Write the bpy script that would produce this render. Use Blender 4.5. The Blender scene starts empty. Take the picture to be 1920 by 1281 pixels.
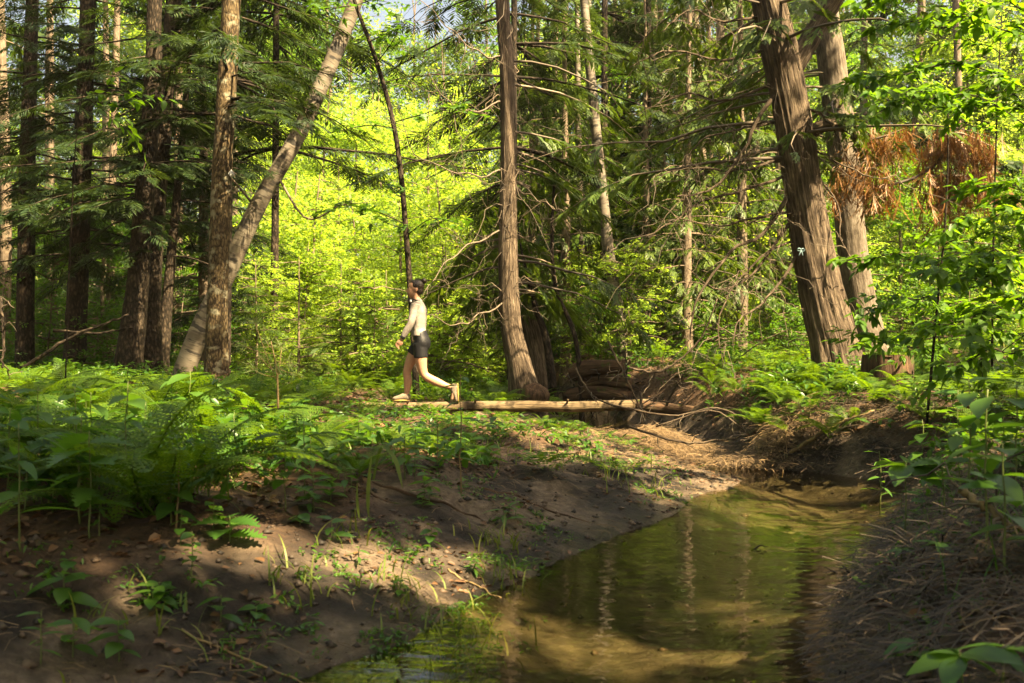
import bpy, math
import numpy as np
from mathutils import Vector, Matrix

# ------------------------------------------------------------------ camera, sky, sun, exposure
scene = bpy.context.scene
C = scene.collection
F = 1867.0            # focal length in photo pixels (35 mm lens)
CAM_Z = 1.2
cam_d = bpy.data.cameras.new('camera')
cam = bpy.data.objects.new('camera', cam_d); C.objects.link(cam)
cam.location = (0, 0, CAM_Z); cam.rotation_euler = (math.radians(90), 0, 0)
cam_d.lens = 35; cam_d.sensor_width = 36; cam_d.clip_end = 2000; cam_d.clip_start = 0.05
cam_d.dof.use_dof = True; cam_d.dof.focus_distance = 13.3; cam_d.dof.aperture_fstop = 4.5
scene.camera = cam

SUN = np.array([0.62, -0.52, 0.98]); SUN /= np.linalg.norm(SUN)
world = bpy.data.worlds.new('World'); scene.world = world; world.use_nodes = True
wn = world.node_tree.nodes; wl = world.node_tree.links
sky = wn.new('ShaderNodeTexSky'); sky.sky_type = 'NISHITA'; sky.sun_disc = False
sky.sun_elevation = math.asin(SUN[2]); sky.sun_rotation = math.atan2(SUN[0], SUN[1])
sky.dust_density = 7.0; sky.air_density = 1.0; sky.ozone_density = 1.0
bg = wn['Background']; bg.inputs[1].default_value = 0.062
wl.new(sky.outputs[0], bg.inputs[0])
sun_d = bpy.data.lights.new('sun', 'SUN'); sun_d.energy = 5.0; sun_d.angle = math.radians(0.53)
sun_d.color = (1.0, 0.87, 0.62)
sun = bpy.data.objects.new('sun', sun_d); C.objects.link(sun)
sun.rotation_euler = Vector(SUN).to_track_quat('Z', 'Y').to_euler()
vs = scene.view_settings
vs.view_transform = 'Standard'; vs.look = 'None'; vs.gamma = 1.0; vs.exposure = 2.65; vs.use_curve_mapping = False
vs.use_white_balance = True; vs.white_balance_temperature = 8200; vs.white_balance_tint = 10
cy = scene.cycles
cy.max_bounces = 7; cy.diffuse_bounces = 4; cy.glossy_bounces = 3; cy.transmission_bounces = 5
cy.transparent_max_bounces = 8; cy.caustics_reflective = False; cy.caustics_refractive = False
cy.use_denoising = True; cy.sample_clamp_indirect = 6.0

rng = np.random.default_rng(11)
U = rng.uniform

# ------------------------------------------------------------------ helpers
def hash3(ix, iy, iz):
    h = (ix.astype(np.int64) * 374761393 + iy.astype(np.int64) * 668265263 + iz.astype(np.int64) * 2147483647) & 0xffffffff
    h = ((h ^ (h >> 13)) * 1274126177) & 0xffffffff
    return ((h ^ (h >> 16)) & 0xffff) / 65535.0
def noise3(x, y, z):
    x, y, z = np.broadcast_arrays(np.asarray(x, float), np.asarray(y, float), np.asarray(z, float))
    ix, iy, iz = np.floor(x), np.floor(y), np.floor(z)
    fx, fy, fz = x - ix, y - iy, z - iz
    fx, fy, fz = [f * f * (3 - 2 * f) for f in (fx, fy, fz)]
    r = 0
    for a in (0, 1):
        for b in (0, 1):
            for c in (0, 1):
                r = r + hash3(ix + a, iy + b, iz + c) * (fx if a else 1 - fx) * (fy if b else 1 - fy) * (fz if c else 1 - fz)
    return r * 2 - 1
def fbm(x, y, z=0.0, o=4):
    r, a, k = 0, 0.5, 1.0
    for i in range(o):
        r = r + a * noise3(np.asarray(x) * k + 17.3 * i, np.asarray(y) * k - 9.1 * i, np.asarray(z) * k + 3.7 * i); a *= .5; k *= 2.03
    return r
def sstep(a, b, x):
    t = np.clip((np.asarray(x, float) - a) / (b - a), 0, 1); return t * t * (3 - 2 * t)
def P(px, py, D):
    return np.array([(px - 960) / F * D, D, CAM_Z - (py - 640.5) / F * D])
def nrm(v):
    v = np.asarray(v, float); return v / (np.linalg.norm(v, axis=-1, keepdims=True) + 1e-12)

class Geo:
    def __init__(s): s.v = []; s.q = []; s.t = []; s.a = []; s.n = 0; s.has = False
    def add(s, V, Q=None, T=None, A=None):
        V = np.asarray(V, float).reshape(-1, 3)
        if Q is not None and len(Q): s.q.append(np.asarray(Q, np.int64).reshape(-1, 4) + s.n)
        if T is not None and len(T): s.t.append(np.asarray(T, np.int64).reshape(-1, 3) + s.n)
        s.v.append(V)
        if A is not None: s.has = True; s.a.append(np.asarray(A, float).reshape(-1, 3))
        else: s.a.append(np.zeros_like(V))
        s.n += len(V)
    def tube(s, path, rad, sides=6, disp=None, cap=True):
        path = np.asarray(path, float); n = len(path)
        rad = np.broadcast_to(np.asarray(rad, float), (n,))
        t = nrm(np.gradient(path, axis=0)); m = nrm(path[-1] - path[0])
        ref = np.zeros(3); ref[np.argmin(np.abs(m))] = 1
        u = nrm(np.cross(t, ref)); w = np.cross(t, u)
        th = np.linspace(0, 2 * math.pi, sides, endpoint=False)
        L = np.concatenate([[0], np.cumsum(np.linalg.norm(np.diff(path, axis=0), axis=1))])
        r = rad[:, None] * np.ones(sides)
        if disp is not None: r = r * disp(th[None, :], L[:, None])
        V = path[:, None] + u[:, None] * (np.cos(th)[None, :, None] * r[..., None]) + w[:, None] * (np.sin(th)[None, :, None] * r[..., None])
        rm = rad.mean()
        A = np.stack([np.broadcast_to(np.cos(th) * rm, (n, sides)), np.broadcast_to(np.sin(th) * rm, (n, sides)), np.broadcast_to(L[:, None], (n, sides))], -1)
        i = np.arange(n - 1)[:, None] * sides; j = np.arange(sides)[None]; k = (j + 1) % sides
        Q = np.stack([i + j, i + k, i + sides + k, i + sides + j], -1).reshape(-1, 4)
        V = V.reshape(-1, 3); A = A.reshape(-1, 3); T = None
        if cap:
            V = np.vstack([V, path[:1], path[-1:]]); A = np.vstack([A, [[0, 0, 0]], [[0, 0, L[-1]]]])
            j = np.arange(sides); k = (j + 1) % sides; b = n * sides
            T = np.vstack([np.stack([np.full(sides, b), k, j], -1), np.stack([np.full(sides, b + 1), (n - 1) * sides + j, (n - 1) * sides + k], -1)])
        s.add(V, Q, T, A)
    def scatter(s, tv, tq, M, O):
        """stamp template verts tv (n,3)/quads tq by matrices M (m,3,3) and origins O (m,3)"""
        m = len(O)
        if m == 0: return
        V = np.einsum('mij,nj->mni', M, tv) + O[:, None]
        Q = tq[None] + (np.arange(m) * len(tv))[:, None, None]
        s.add(V.reshape(-1, 3), Q.reshape(-1, 4))
    def mesh(s, name, mat, smooth=False):
        me = bpy.data.meshes.new(name)
        V = np.vstack(s.v); q = np.vstack(s.q) if s.q else np.zeros((0, 4), int); t = np.vstack(s.t) if s.t else np.zeros((0, 3), int)
        me.vertices.add(len(V)); me.vertices.foreach_set('co', V.ravel().astype(np.float32))
        me.loops.add(len(q) * 4 + len(t) * 3)
        me.loops.foreach_set('vertex_index', np.concatenate([q.ravel(), t.ravel()]).astype(np.int32))
        me.polygons.add(len(q) + len(t))
        me.polygons.foreach_set('loop_start', np.concatenate([np.arange(len(q)) * 4, len(q) * 4 + np.arange(len(t)) * 3]).astype(np.int32))
        if smooth: me.polygons.foreach_set('use_smooth', np.ones(len(q) + len(t), bool))
        if s.has:
            at = me.attributes.new('bark', 'FLOAT_VECTOR', 'POINT'); at.data.foreach_set('vector', np.vstack(s.a).ravel().astype(np.float32))
        me.update(calc_edges=True)
        if mat: me.materials.append(mat)
        return me
    def build(s, name, mat, parent=None, smooth=False):
        return obj(name, s.mesh(name, mat, smooth), parent)
def obj(name, me, parent=None, loc=None):
    o = bpy.data.objects.new(name, me); C.objects.link(o)
    if parent is not None:
        o.parent = parent
        if me is not None and loc is None: o.matrix_parent_inverse = Matrix.Translation(-Vector(parent.location))
    if loc is not None: o.location = loc
    return o
def tag(o, label=None, cat=None, group=None, kind=None):
    if label: o['label'] = label
    if cat: o['category'] = cat
    if group: o['group'] = group
    if kind: o['kind'] = kind
    return o
def thing(name, label, cat, loc, group=None):
    o = bpy.data.objects.new(name, None); C.objects.link(o); o.location = Vector(loc); o.empty_display_size = .1
    return tag(o, label, cat, group)
def spline(pts, n):
    pts = np.asarray(pts, float)
    if len(pts) == 2:
        return pts[0] + (pts[1] - pts[0]) * np.linspace(0, 1, n)[:, None]
    p = np.vstack([2 * pts[0] - pts[1], pts, 2 * pts[-1] - pts[-2]])
    out = []
    for t in np.linspace(0, len(pts) - 1 - 1e-9, n):
        i = int(t); f = t - i; a, b, c, d = p[i:i + 4]
        out.append(.5 * (2 * b + (c - a) * f + (2 * a - 5 * b + 4 * c - d) * f * f + (3 * b - a - 3 * c + d) * f ** 3))
    return np.array(out)
def rotz(a):
    c, s = np.cos(a), np.sin(a); z = np.zeros_like(c); o = np.ones_like(c)
    return np.stack([np.stack([c, -s, z], -1), np.stack([s, c, z], -1), np.stack([z, z, o], -1)], -2)
def frames(d, roll=None, up=(0, 0, 1)):
    """matrices whose x axis is d and whose z axis leans to up, rolled"""
    d = nrm(d); y = nrm(np.cross(np.broadcast_to(up, d.shape), d)); z = np.cross(d, y)
    if roll is not None:
        c, s = np.cos(roll)[:, None], np.sin(roll)[:, None]; y, z = y * c + z * s, z * c - y * s
    return np.stack([d, y, z], -1)

# ------------------------------------------------------------------ materials
def newmat(name):
    m = bpy.data.materials.new(name); m.use_nodes = True
    return m, m.node_tree.nodes, m.node_tree.links, m.node_tree.nodes['Principled BSDF']
def node(N, t, **kw):
    n = N.new(t)
    for k, v in kw.items(): setattr(n, k, v)
    return n
def ramp(N, stops):
    r = N.new('ShaderNodeValToRGB'); e = r.color_ramp.elements
    while len(e) < len(stops): e.new(.5)
    for x, (p, c) in zip(e, stops): x.position = p; x.color = (*c, 1)
    return r
def leafmat(name, dark, mid, light, trans=(.16, .22, .02), tf=.42, rough=.5, spec=.35):
    m, N, L, b = newmat(name)
    g = N.new('ShaderNodeNewGeometry'); oi = N.new('ShaderNodeObjectInfo')
    nz = N.new('ShaderNodeTexNoise'); nz.inputs['Scale'].default_value = .9; nz.inputs['Detail'].default_value = 2
    L.new(g.outputs['Position'], nz.inputs['Vector'])
    ad = node(N, 'ShaderNodeMath', operation='MULTIPLY_ADD'); ad.inputs[1].default_value = .5; 
    L.new(g.outputs['Random Per Island'], ad.inputs[0])
    m2 = node(N, 'ShaderNodeMath', operation='MULTIPLY'); m2.inputs[1].default_value = .25; L.new(oi.outputs['Random'], m2.inputs[0])
    a2 = node(N, 'ShaderNodeMath', operation='MULTIPLY_ADD'); a2.inputs[1].default_value = .5; L.new(nz.outputs[0], a2.inputs[0]); L.new(m2.outputs[0], a2.inputs[2])
    L.new(a2.outputs[0], ad.inputs[2])
    r = ramp(N, [(.2, dark), (.55, mid), (.95, light)]); L.new(ad.outputs[0], r.inputs[0])
    L.new(r.outputs[0], b.inputs['Base Color']); b.inputs['Roughness'].default_value = rough; b.inputs['Specular IOR Level'].default_value = spec
    tr = N.new('ShaderNodeBsdfTranslucent')
    mx = node(N, 'ShaderNodeMix', data_type='RGBA', blend_type='MULTIPLY'); mx.inputs[0].default_value = 1
    r2 = ramp(N, [(.2, tuple(x * .6 for x in trans)), (.6, trans), (.95, (trans[0] * 1.5, trans[1] * 1.25, trans[2]))]); L.new(ad.outputs[0], r2.inputs[0])
    L.new(r2.outputs[0], tr.inputs[0])
    s = N.new('ShaderNodeMixShader'); s.inputs[0].default_value = tf
    L.new(b.outputs[0], s.inputs[1]); L.new(tr.outputs[0], s.inputs[2]); L.new(s.outputs[0], N['Material Output'].inputs[0])
    return m
def barkmat(name, cols, sc=(14, 14, 1.2), bump=.6, dist=.02, vor=False, patch=None, rough=.9):
    m, N, L, b = newmat(name)
    at = node(N, 'ShaderNodeAttribute', attribute_name='bark')
    mp = N.new('ShaderNodeMapping'); mp.inputs['Scale'].default_value = sc; L.new(at.outputs['Vector'], mp.inputs[0])
    nz = N.new('ShaderNodeTexNoise'); nz.inputs['Scale'].default_value = 2.5; nz.inputs['Detail'].default_value = 6; nz.inputs['Roughness'].default_value = .65
    L.new(mp.outputs[0], nz.inputs['Vector'])
    big = N.new('ShaderNodeTexNoise'); big.inputs['Scale'].default_value = 3; big.inputs['Detail'].default_value = 3; L.new(at.outputs['Vector'], big.inputs['Vector'])
    src = nz.outputs[0]
    if vor:
        v = node(N, 'ShaderNodeTexVoronoi', feature='DISTANCE_TO_EDGE'); v.inputs['Scale'].default_value = 2.2; L.new(mp.outputs[0], v.inputs['Vector'])
        mm = node(N, 'ShaderNodeMath', operation='MULTIPLY_ADD'); L.new(v.outputs[0], mm.inputs[0]); mm.inputs[1].default_value = .9; L.new(nz.outputs[0], mm.inputs[2])
        sb = node(N, 'ShaderNodeMath', operation='SUBTRACT'); L.new(mm.outputs[0], sb.inputs[0]); sb.inputs[1].default_value = .18; src = sb.outputs[0]
    mx = node(N, 'ShaderNodeMath', operation='MULTIPLY_ADD'); L.new(big.outputs[0], mx.inputs[0]); mx.inputs[1].default_value = .45; L.new(src, mx.inputs[2])
    s2 = node(N, 'ShaderNodeMath', operation='SUBTRACT'); L.new(mx.outputs[0], s2.inputs[0]); s2.inputs[1].default_value = .22
    r = ramp(N, [(.28, cols[0]), (.5, cols[1]), (.75, cols[2])]); L.new(s2.outputs[0], r.inputs[0])
    out = r.outputs[0]
    if patch:   # lichen / moss patches
        pn = N.new('ShaderNodeTexNoise'); pn.inputs['Scale'].default_value = patch[1]; pn.inputs['Detail'].default_value = 5; L.new(at.outputs['Vector'], pn.inputs['Vector'])
        pr = ramp(N, [(patch[2], (0, 0, 0)), (patch[2] + .1, (1, 1, 1))]); L.new(pn.outputs[0], pr.inputs[0])
        mc = node(N, 'ShaderNodeMix', data_type='RGBA'); L.new(pr.outputs[0], mc.inputs[0]); L.new(out, mc.inputs[6]); mc.inputs[7].default_value = (*patch[0], 1); out = mc.outputs[2]
    L.new(out, b.inputs['Base Color']); b.inputs['Roughness'].default_value = rough; b.inputs['Specular IOR Level'].default_value = .2
    bp = N.new('ShaderNodeBump'); bp.inputs['Strength'].default_value = bump; bp.inputs['Distance'].default_value = dist
    L.new(src, bp.inputs['Height']); L.new(bp.outputs[0], b.inputs['Normal'])
    return m
def birchmat(name, dk=1.0):
    m, N, L, b = newmat(name)
    at = node(N, 'ShaderNodeAttribute', attribute_name='bark')
    def nz(sc, s, d=4):
        mp = N.new('ShaderNodeMapping'); mp.inputs['Scale'].default_value = sc; L.new(at.outputs['Vector'], mp.inputs[0])
        n = N.new('ShaderNodeTexNoise'); n.inputs['Scale'].default_value = s; n.inputs['Detail'].default_value = d; L.new(mp.outputs[0], n.inputs['Vector']); return n.outputs[0]
    base = ramp(N, [(.3, tuple(c * dk for c in (.22, .17, .12))), (.5, tuple(c * dk for c in (.36, .30, .22))), (.7, tuple(c * dk for c in (.5, .44, .35)))]); L.new(nz((1, 1, 1.2), 4, 5), base.inputs[0])
    lent = ramp(N, [(.55, (0, 0, 0)), (.60, (1, 1, 1))]); ln = nz((5, 5, 34), 1.1, 3); L.new(ln, lent.inputs[0])
    pat = ramp(N, [(.55, (0, 0, 0)), (.60, (1, 1, 1))]); L.new(nz((2.2, 2.2, 5), 1.4, 5), pat.inputs[0])
    m1 = node(N, 'ShaderNodeMix', data_type='RGBA'); L.new(lent.outputs[0], m1.inputs[0]); L.new(base.outputs[0], m1.inputs[6]); m1.inputs[7].default_value = (.08, .06, .045, 1)
    m2 = node(N, 'ShaderNodeMix', data_type='RGBA'); L.new(pat.outputs[0], m2.inputs[0]); L.new(m1.outputs[2], m2.inputs[6]); m2.inputs[7].default_value = (.03, .025, .02, 1)
    L.new(m2.outputs[2], b.inputs['Base Color']); b.inputs['Roughness'].default_value = .75
    bp = N.new('ShaderNodeBump'); bp.inputs['Strength'].default_value = .5; bp.inputs['Distance'].default_value = .01; L.new(ln, bp.inputs['Height']); L.new(bp.outputs[0], b.inputs['Normal'])
    return m
def plain(name, col, rough=.7, var=.25, scale=20, bump=.0, spec=.4):
    m, N, L, b = newmat(name)
    tc = N.new('ShaderNodeTexCoord'); nz = N.new('ShaderNodeTexNoise'); nz.inputs['Scale'].default_value = scale; nz.inputs['Detail'].default_value = 4
    L.new(tc.outputs['Object'], nz.inputs['Vector'])
    r = ramp(N, [(.3, tuple(c * (1 - var) for c in col)), (.7, tuple(min(1, c * (1 + var)) for c in col))]); L.new(nz.outputs[0], r.inputs[0])
    L.new(r.outputs[0], b.inputs['Base Color']); b.inputs['Roughness'].default_value = rough; b.inputs['Specular IOR Level'].default_value = spec
    if bump:
        bp = N.new('ShaderNodeBump'); bp.inputs['Strength'].default_value = bump; bp.inputs['Distance'].default_value = .01
        L.new(nz.outputs[0], bp.inputs['Height']); L.new(bp.outputs[0], b.inputs['Normal'])
    return m
def strandmat(name, a, b_, c):
    m, N, L, b = newmat(name)
    g = N.new('ShaderNodeNewGeometry'); r = ramp(N, [(.1, a), (.5, b_), (.9, c)]); L.new(g.outputs['Random Per Island'], r.inputs[0])
    L.new(r.outputs[0], b.inputs['Base Color']); b.inputs['Roughness'].default_value = .7
    return m

M = {}
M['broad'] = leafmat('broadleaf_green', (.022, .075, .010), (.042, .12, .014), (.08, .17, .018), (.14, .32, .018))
M['glow'] = leafmat('sunlit_leaf_green', (.08, .15, .018), (.13, .23, .03), (.20, .31, .05), (.42, .62, .07), .5)  # sunlit look put into leaf colour and translucency
M['maple'] = leafmat('maple_green', (.025, .07, .015), (.04, .10, .02), (.06, .13, .025), (.10, .24, .015), .4)
M['beech'] = leafmat('beech_yellow_green', (.03, .09, .010), (.055, .14, .014), (.10, .19, .018), (.18, .38, .02), .48)
M['hemlock'] = leafmat('hemlock_needle', (.010, .026, .011), (.018, .042, .014), (.042, .07, .018), (.055, .10, .013), .32)
M['cedar'] = leafmat('cedar_spray', (.020, .05, .010), (.042, .085, .014), (.085, .13, .02), (.11, .19, .015), .34)
M['fern'] = leafmat('fern_green', (.028, .075, .010), (.055, .12, .014), (.11, .18, .018), (.17, .32, .015), .42)
M['herb'] = leafmat('herb_green', (.020, .065, .014), (.038, .11, .018), (.075, .16, .022), (.11, .27, .02), .4, .4, .45)
M['pine'] = leafmat('pine_needle', (.06, .10, .03), (.10, .15, .05), (.14, .19, .06), (.2, .26, .05), .35)
M['deadfol'] = leafmat('dead_cedar_spray', (.10, .045, .016), (.17, .08, .026), (.26, .13, .045), (.26, .12, .03), .3)
M['litter'] = leafmat('dead_leaf', (.055, .03, .018), (.10, .052, .026), (.17, .09, .045), (.10, .05, .02), .15)
M['grass'] = leafmat('grass_blade', (.06, .10, .02), (.10, .15, .025), (.18, .20, .05), (.2, .26, .03), .35)
M['straw'] = strandmat('pine_straw', (.06, .036, .018), (.12, .075, .036), (.21, .135, .066))
M['root'] = strandmat('dark_rootlet', (.018, .013, .010), (.04, .027, .018), (.085, .055, .035))
M['cedarbark'] = barkmat('cedar_bark', ((.018, .013, .010), (.092, .067, .048), (.26, .20, .145)), (18, 18, 1.6), 1.0, .05)
M['hembark'] = barkmat('hemlock_bark', ((.009, .007, .005), (.032, .023, .016), (.08, .06, .042)), (12, 12, 4), .9, .025, True)
M['lichbark'] = barkmat('lichen_bark', ((.02, .014, .009), (.085, .06, .032), (.15, .11, .06)), (14, 14, 5), .8, .02, True, ((.19, .175, .125), 7, .54))
M['paleb'] = barkmat('pale_grey_bark', ((.04, .03, .022), (.13, .105, .08), (.23, .195, .155)), (14, 14, 2.5), .7, .02)
M['farbark'] = barkmat('far_trunk_bark', ((.05, .038, .026), (.14, .105, .075), (.24, .19, .14)), (12, 12, 3), .7, .02)
M['twig'] = strandmat('dead_twig', (.05, .036, .025), (.10, .075, .05), (.18, .135, .09))
M['birch'] = birchmat('birch_bark', .42); M['greybirch'] = birchmat('grey_birch_bark', .36)
M['logwood'] = barkmat('debarked_log', ((.05, .035, .022), (.15, .108, .064), (.25, .19, .12)), (12, 12, 1.0), 1.0, .03, False, ((.05, .036, .022), 6, .50))
M['rotten'] = barkmat('rotten_wood', ((.02, .013, .009), (.075, .045, .028), (.17, .10, .06)), (10, 10, 1.5), 1.0, .03, False, ((.05, .08, .015), 4, .56))
M['stem'] = plain('green_stem', (.10, .13, .035), .6)
M['drystem'] = plain('dry_stem', (.19, .13, .06), .7)

def groundmat():
    m, N, L, b = newmat('mud_and_leaf_litter')
    g = N.new('ShaderNodeNewGeometry'); sep = N.new('ShaderNodeSeparateXYZ'); L.new(g.outputs['Position'], sep.inputs[0])
    def nz(s, d=6, r=.6):
        n = N.new('ShaderNodeTexNoise'); n.inputs['Scale'].default_value = s; n.inputs['Detail'].default_value = d; n.inputs['Roughness'].default_value = r
        L.new(g.outputs['Position'], n.inputs['Vector']); return n
    big = nz(1.3); fine = nz(22, 8, .7); mid = nz(5, 6, .6)
    mud = ramp(N, [(.32, (.008, .0055, .004)), (.5, (.024, .016, .011)), (.7, (.07, .047, .032))]); L.new(mid.outputs[0], mud.inputs[0])
    lit = ramp(N, [(.3, (.035, .02, .012)), (.5, (.085, .045, .024)), (.7, (.16, .09, .045))]); L.new(fine.outputs[0], lit.inputs[0])
    sand = ramp(N, [(.3, (.07, .048, .033)), (.5, (.14, .10, .07)), (.7, (.24, .18, .13))]); L.new(fine.outputs[0], sand.inputs[0])
    sp = nz(2.1, 3, .5); sk = ramp(N, [(.47, (0, 0, 0)), (.6, (1, 1, 1))]); L.new(sp.outputs[0], sk.inputs[0])
    ms = node(N, 'ShaderNodeMix', data_type='RGBA'); sz_ = node(N, 'ShaderNodeMapRange'); sz_.inputs[1].default_value = .46; sz_.inputs[2].default_value = .34; L.new(sep.outputs[2], sz_.inputs[0])
    sm = node(N, 'ShaderNodeMath', operation='MULTIPLY'); L.new(sk.outputs[0], sm.inputs[0]); L.new(sz_.outputs[0], sm.inputs[1]); L.new(sm.outputs[0], ms.inputs[0]); L.new(mud.outputs[0], ms.inputs[6]); L.new(sand.outputs[0], ms.inputs[7])
    # stream bed: yellow-brown sand
    bed = ramp(N, [(.3, (.03, .026, .016)), (.5, (.085, .073, .046)), (.7, (.2, .172, .112))]); L.new(mid.outputs[0], bed.inputs[0])
    hz = node(N, 'ShaderNodeMath', operation='MULTIPLY_ADD'); L.new(big.outputs[0], hz.inputs[0]); hz.inputs[1].default_value = .5; L.new(sep.outputs[2], hz.inputs[2])
    k = node(N, 'ShaderNodeMapRange'); k.inputs[1].default_value = .52; k.inputs[2].default_value = .68; L.new(hz.outputs[0], k.inputs[0])
    m1 = node(N, 'ShaderNodeMix', data_type='RGBA'); L.new(k.outputs[0], m1.inputs[0]); L.new(ms.outputs[2], m1.inputs[6]); L.new(lit.outputs[0], m1.inputs[7])
    kb = node(N, 'ShaderNodeMapRange'); kb.inputs[1].default_value = -.01; kb.inputs[2].default_value = -.05; L.new(sep.outputs[2], kb.inputs[0])
    m2 = node(N, 'ShaderNodeMix', data_type='RGBA'); L.new(kb.outputs[0], m2.inputs[0]); L.new(m1.outputs[2], m2.inputs[6]); L.new(bed.outputs[0], m2.inputs[7])
    L.new(m2.outputs[2], b.inputs['Base Color'])
    # wet, smoother near the water line
    w = node(N, 'ShaderNodeMapRange'); w.inputs[1].default_value = .0; w.inputs[2].default_value = .14; w.inputs[3].default_value = .32; w.inputs[4].default_value = .85; L.new(sep.outputs[2], w.inputs[0])
    L.new(w.outputs[0], b.inputs['Roughness']); b.inputs['Specular IOR Level'].default_value = .4
    ad = node(N, 'ShaderNodeMath', operation='MULTIPLY_ADD'); L.new(mid.outputs[0], ad.inputs[0]); ad.inputs[1].default_value = 1.6; L.new(fine.outputs[0], ad.inputs[2])
    bp = N.new('ShaderNodeBump'); bp.inputs['Strength'].default_value = 1.0; bp.inputs['Distance'].default_value = .045; L.new(ad.outputs[0], bp.inputs['Height']); L.new(bp.outputs[0], b.inputs['Normal'])
    return m
def watermat():
    m, N, L, b = newmat('stream_water'); N.remove(b)
    g = N.new('ShaderNodeNewGeometry')
    mp = N.new('ShaderNodeMapping'); mp.inputs['Scale'].default_value = (.8, 1.9, 1); mp.inputs['Rotation'].default_value = (0, 0, .2); L.new(g.outputs['Position'], mp.inputs[0])
    def nz(s, d):
        n = N.new('ShaderNodeTexNoise'); n.inputs['Scale'].default_value = s; n.inputs['Detail'].default_value = d; L.new(mp.outputs[0], n.inputs['Vector']); return n
    n1 = nz(6, 2); n2 = nz(2.2, 2)
    a = node(N, 'ShaderNodeMath', operation='MULTIPLY_ADD'); L.new(n2.outputs[0], a.inputs[0]); a.inputs[1].default_value = 1.0; L.new(n1.outputs[0], a.inputs[2])
    bp = N.new('ShaderNodeBump'); bp.inputs['Strength'].default_value = .2; bp.inputs['Distance'].default_value = .02; L.new(a.outputs[0], bp.inputs['Height'])
    fr = N.new('ShaderNodeFresnel'); fr.inputs[0].default_value = 1.5; L.new(bp.outputs[0], fr.inputs[1])
    gl = N.new('ShaderNodeBsdfGlossy'); gl.inputs['Roughness'].default_value = .01; L.new(bp.outputs[0], gl.inputs['Normal'])
    tr = N.new('ShaderNodeBsdfTransparent'); tr.inputs[0].default_value = (.80, .75, .60, 1)
    mx = N.new('ShaderNodeMixShader'); L.new(fr.outputs[0], mx.inputs[0]); L.new(tr.outputs[0], mx.inputs[1]); L.new(gl.outputs[0], mx.inputs[2])
    L.new(mx.outputs[0], N['Material Output'].inputs[0])
    return m

# ------------------------------------------------------------------ terrain and stream
LS = np.array([(-3.6, -8), (-2.4, -2), (-1.6, 1.5), (-.80, 3.4), (-.26, 4.39), (.0, 4.87), (.345, 5.6), (.80, 6.35), (1.27, 7.2), (1.95, 8.45), (1.86, 9.3), (1.72, 10.2), (1.75, 11), (1.35, 12.2), (1.0, 14), (.6, 17), (-1, 22)])
RS = np.array([(-.6, -8), (.1, -2), (.6, 1.5), (1.02, 3.4), (1.41, 4.4), (2.04, 5.6), (2.74, 7), (3.15, 7.7), (3.35, 8.45), (2.85, 9.15), (2.42, 9.5), (2.35, 10.3), (2.3, 11.2), (2.1, 12.2), (1.9, 14), (1.6, 17), (.2, 22)])
LS = spline(LS, 60); RS = spline(RS, 60)
def dpoly(x, y, pl):
    best = np.full(x.shape, 1e9)
    for a, b in zip(pl[:-1], pl[1:]):
        ab = b - a; t = np.clip(((x - a[0]) * ab[0] + (y - a[1]) * ab[1]) / (ab @ ab), 0, 1)
        best = np.minimum(best, (x - a[0] - t * ab[0]) ** 2 + (y - a[1] - t * ab[1]) ** 2)
    return np.sqrt(best)
POLY = np.vstack([LS, RS[::-1]])
def inside(x, y):
    r = np.zeros(x.shape, bool); n = len(POLY)
    for i in range(n):
        x1, y1 = POLY[i]; x2, y2 = POLY[(i + 1) % n]
        c = (y1 > y) != (y2 > y)
        with np.errstate(divide='ignore', invalid='ignore'):
            r ^= c & (x < (x2 - x1) * (y - y1) / (y2 - y1 + 1e-12) + x1)
    return r
def shore(x, y):
    x = np.asarray(x, float); y = np.asarray(y, float); x0, y0 = x, y
    x = x0 + .22 * fbm(x0 * .9, y0 * .9, 21, 2) + .10 * fbm(x0 * 3.1, y0 * 3.1, 5, 2); y = y0 + .22 * fbm(x0 * .9, y0 * .9, 33, 2) + .10 * fbm(x0 * 3.1, y0 * 3.1, 15, 2)
    return dpoly(x, y, LS), dpoly(x, y, RS), inside(x, y)
def H(x, y):
    x = np.atleast_1d(np.asarray(x, float)); y = np.atleast_1d(np.asarray(y, float))
    dl, dr, ins = shore(x, y)
    w = sstep(.35, .65, dl / (dl + dr + 1e-6))          # 0 left bank, 1 right bank
    pl = .42 - .22 * sstep(6.0, 9.5, y) + .10 * sstep(14, 18, y)
    pr = .50 + .22 * sstep(6.5, 9, y)
    left = pl * (1 - np.exp(-(dl / .85) ** 1.5)) + .012 * np.minimum(dl, 20)
    right = pr * (1 - np.exp(-(dr / .38) ** 1.3)) + .012 * np.minimum(dr, 20)
    d = np.minimum(dl, dr)
    out = left * (1 - w) + right * w
    far = sstep(13, 40, y)
    out = out + far * (1.6 * sstep(-2, 12, x) + .4) + 6 * sstep(45, 140, np.hypot(x, y - 10))
    out = out + np.minimum(d, 1) * (.10 * fbm(x * 1.3, y * 1.3, 1.5) + .10 * fbm(x * .3, y * .3, 7)) + np.minimum(d * 2, 1) * .08 * fbm(x * 4, y * 4, 3) + .012
    bed = -.26 * (1 - np.exp(-(d / .45) ** 1.1)) + .03 * fbm(x * 1.5, y * 1.5, 5) * np.minimum(d * 3, 1)
    return np.where(ins, bed, out)
def gz(x, y): return float(H(x, y)[0])

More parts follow.
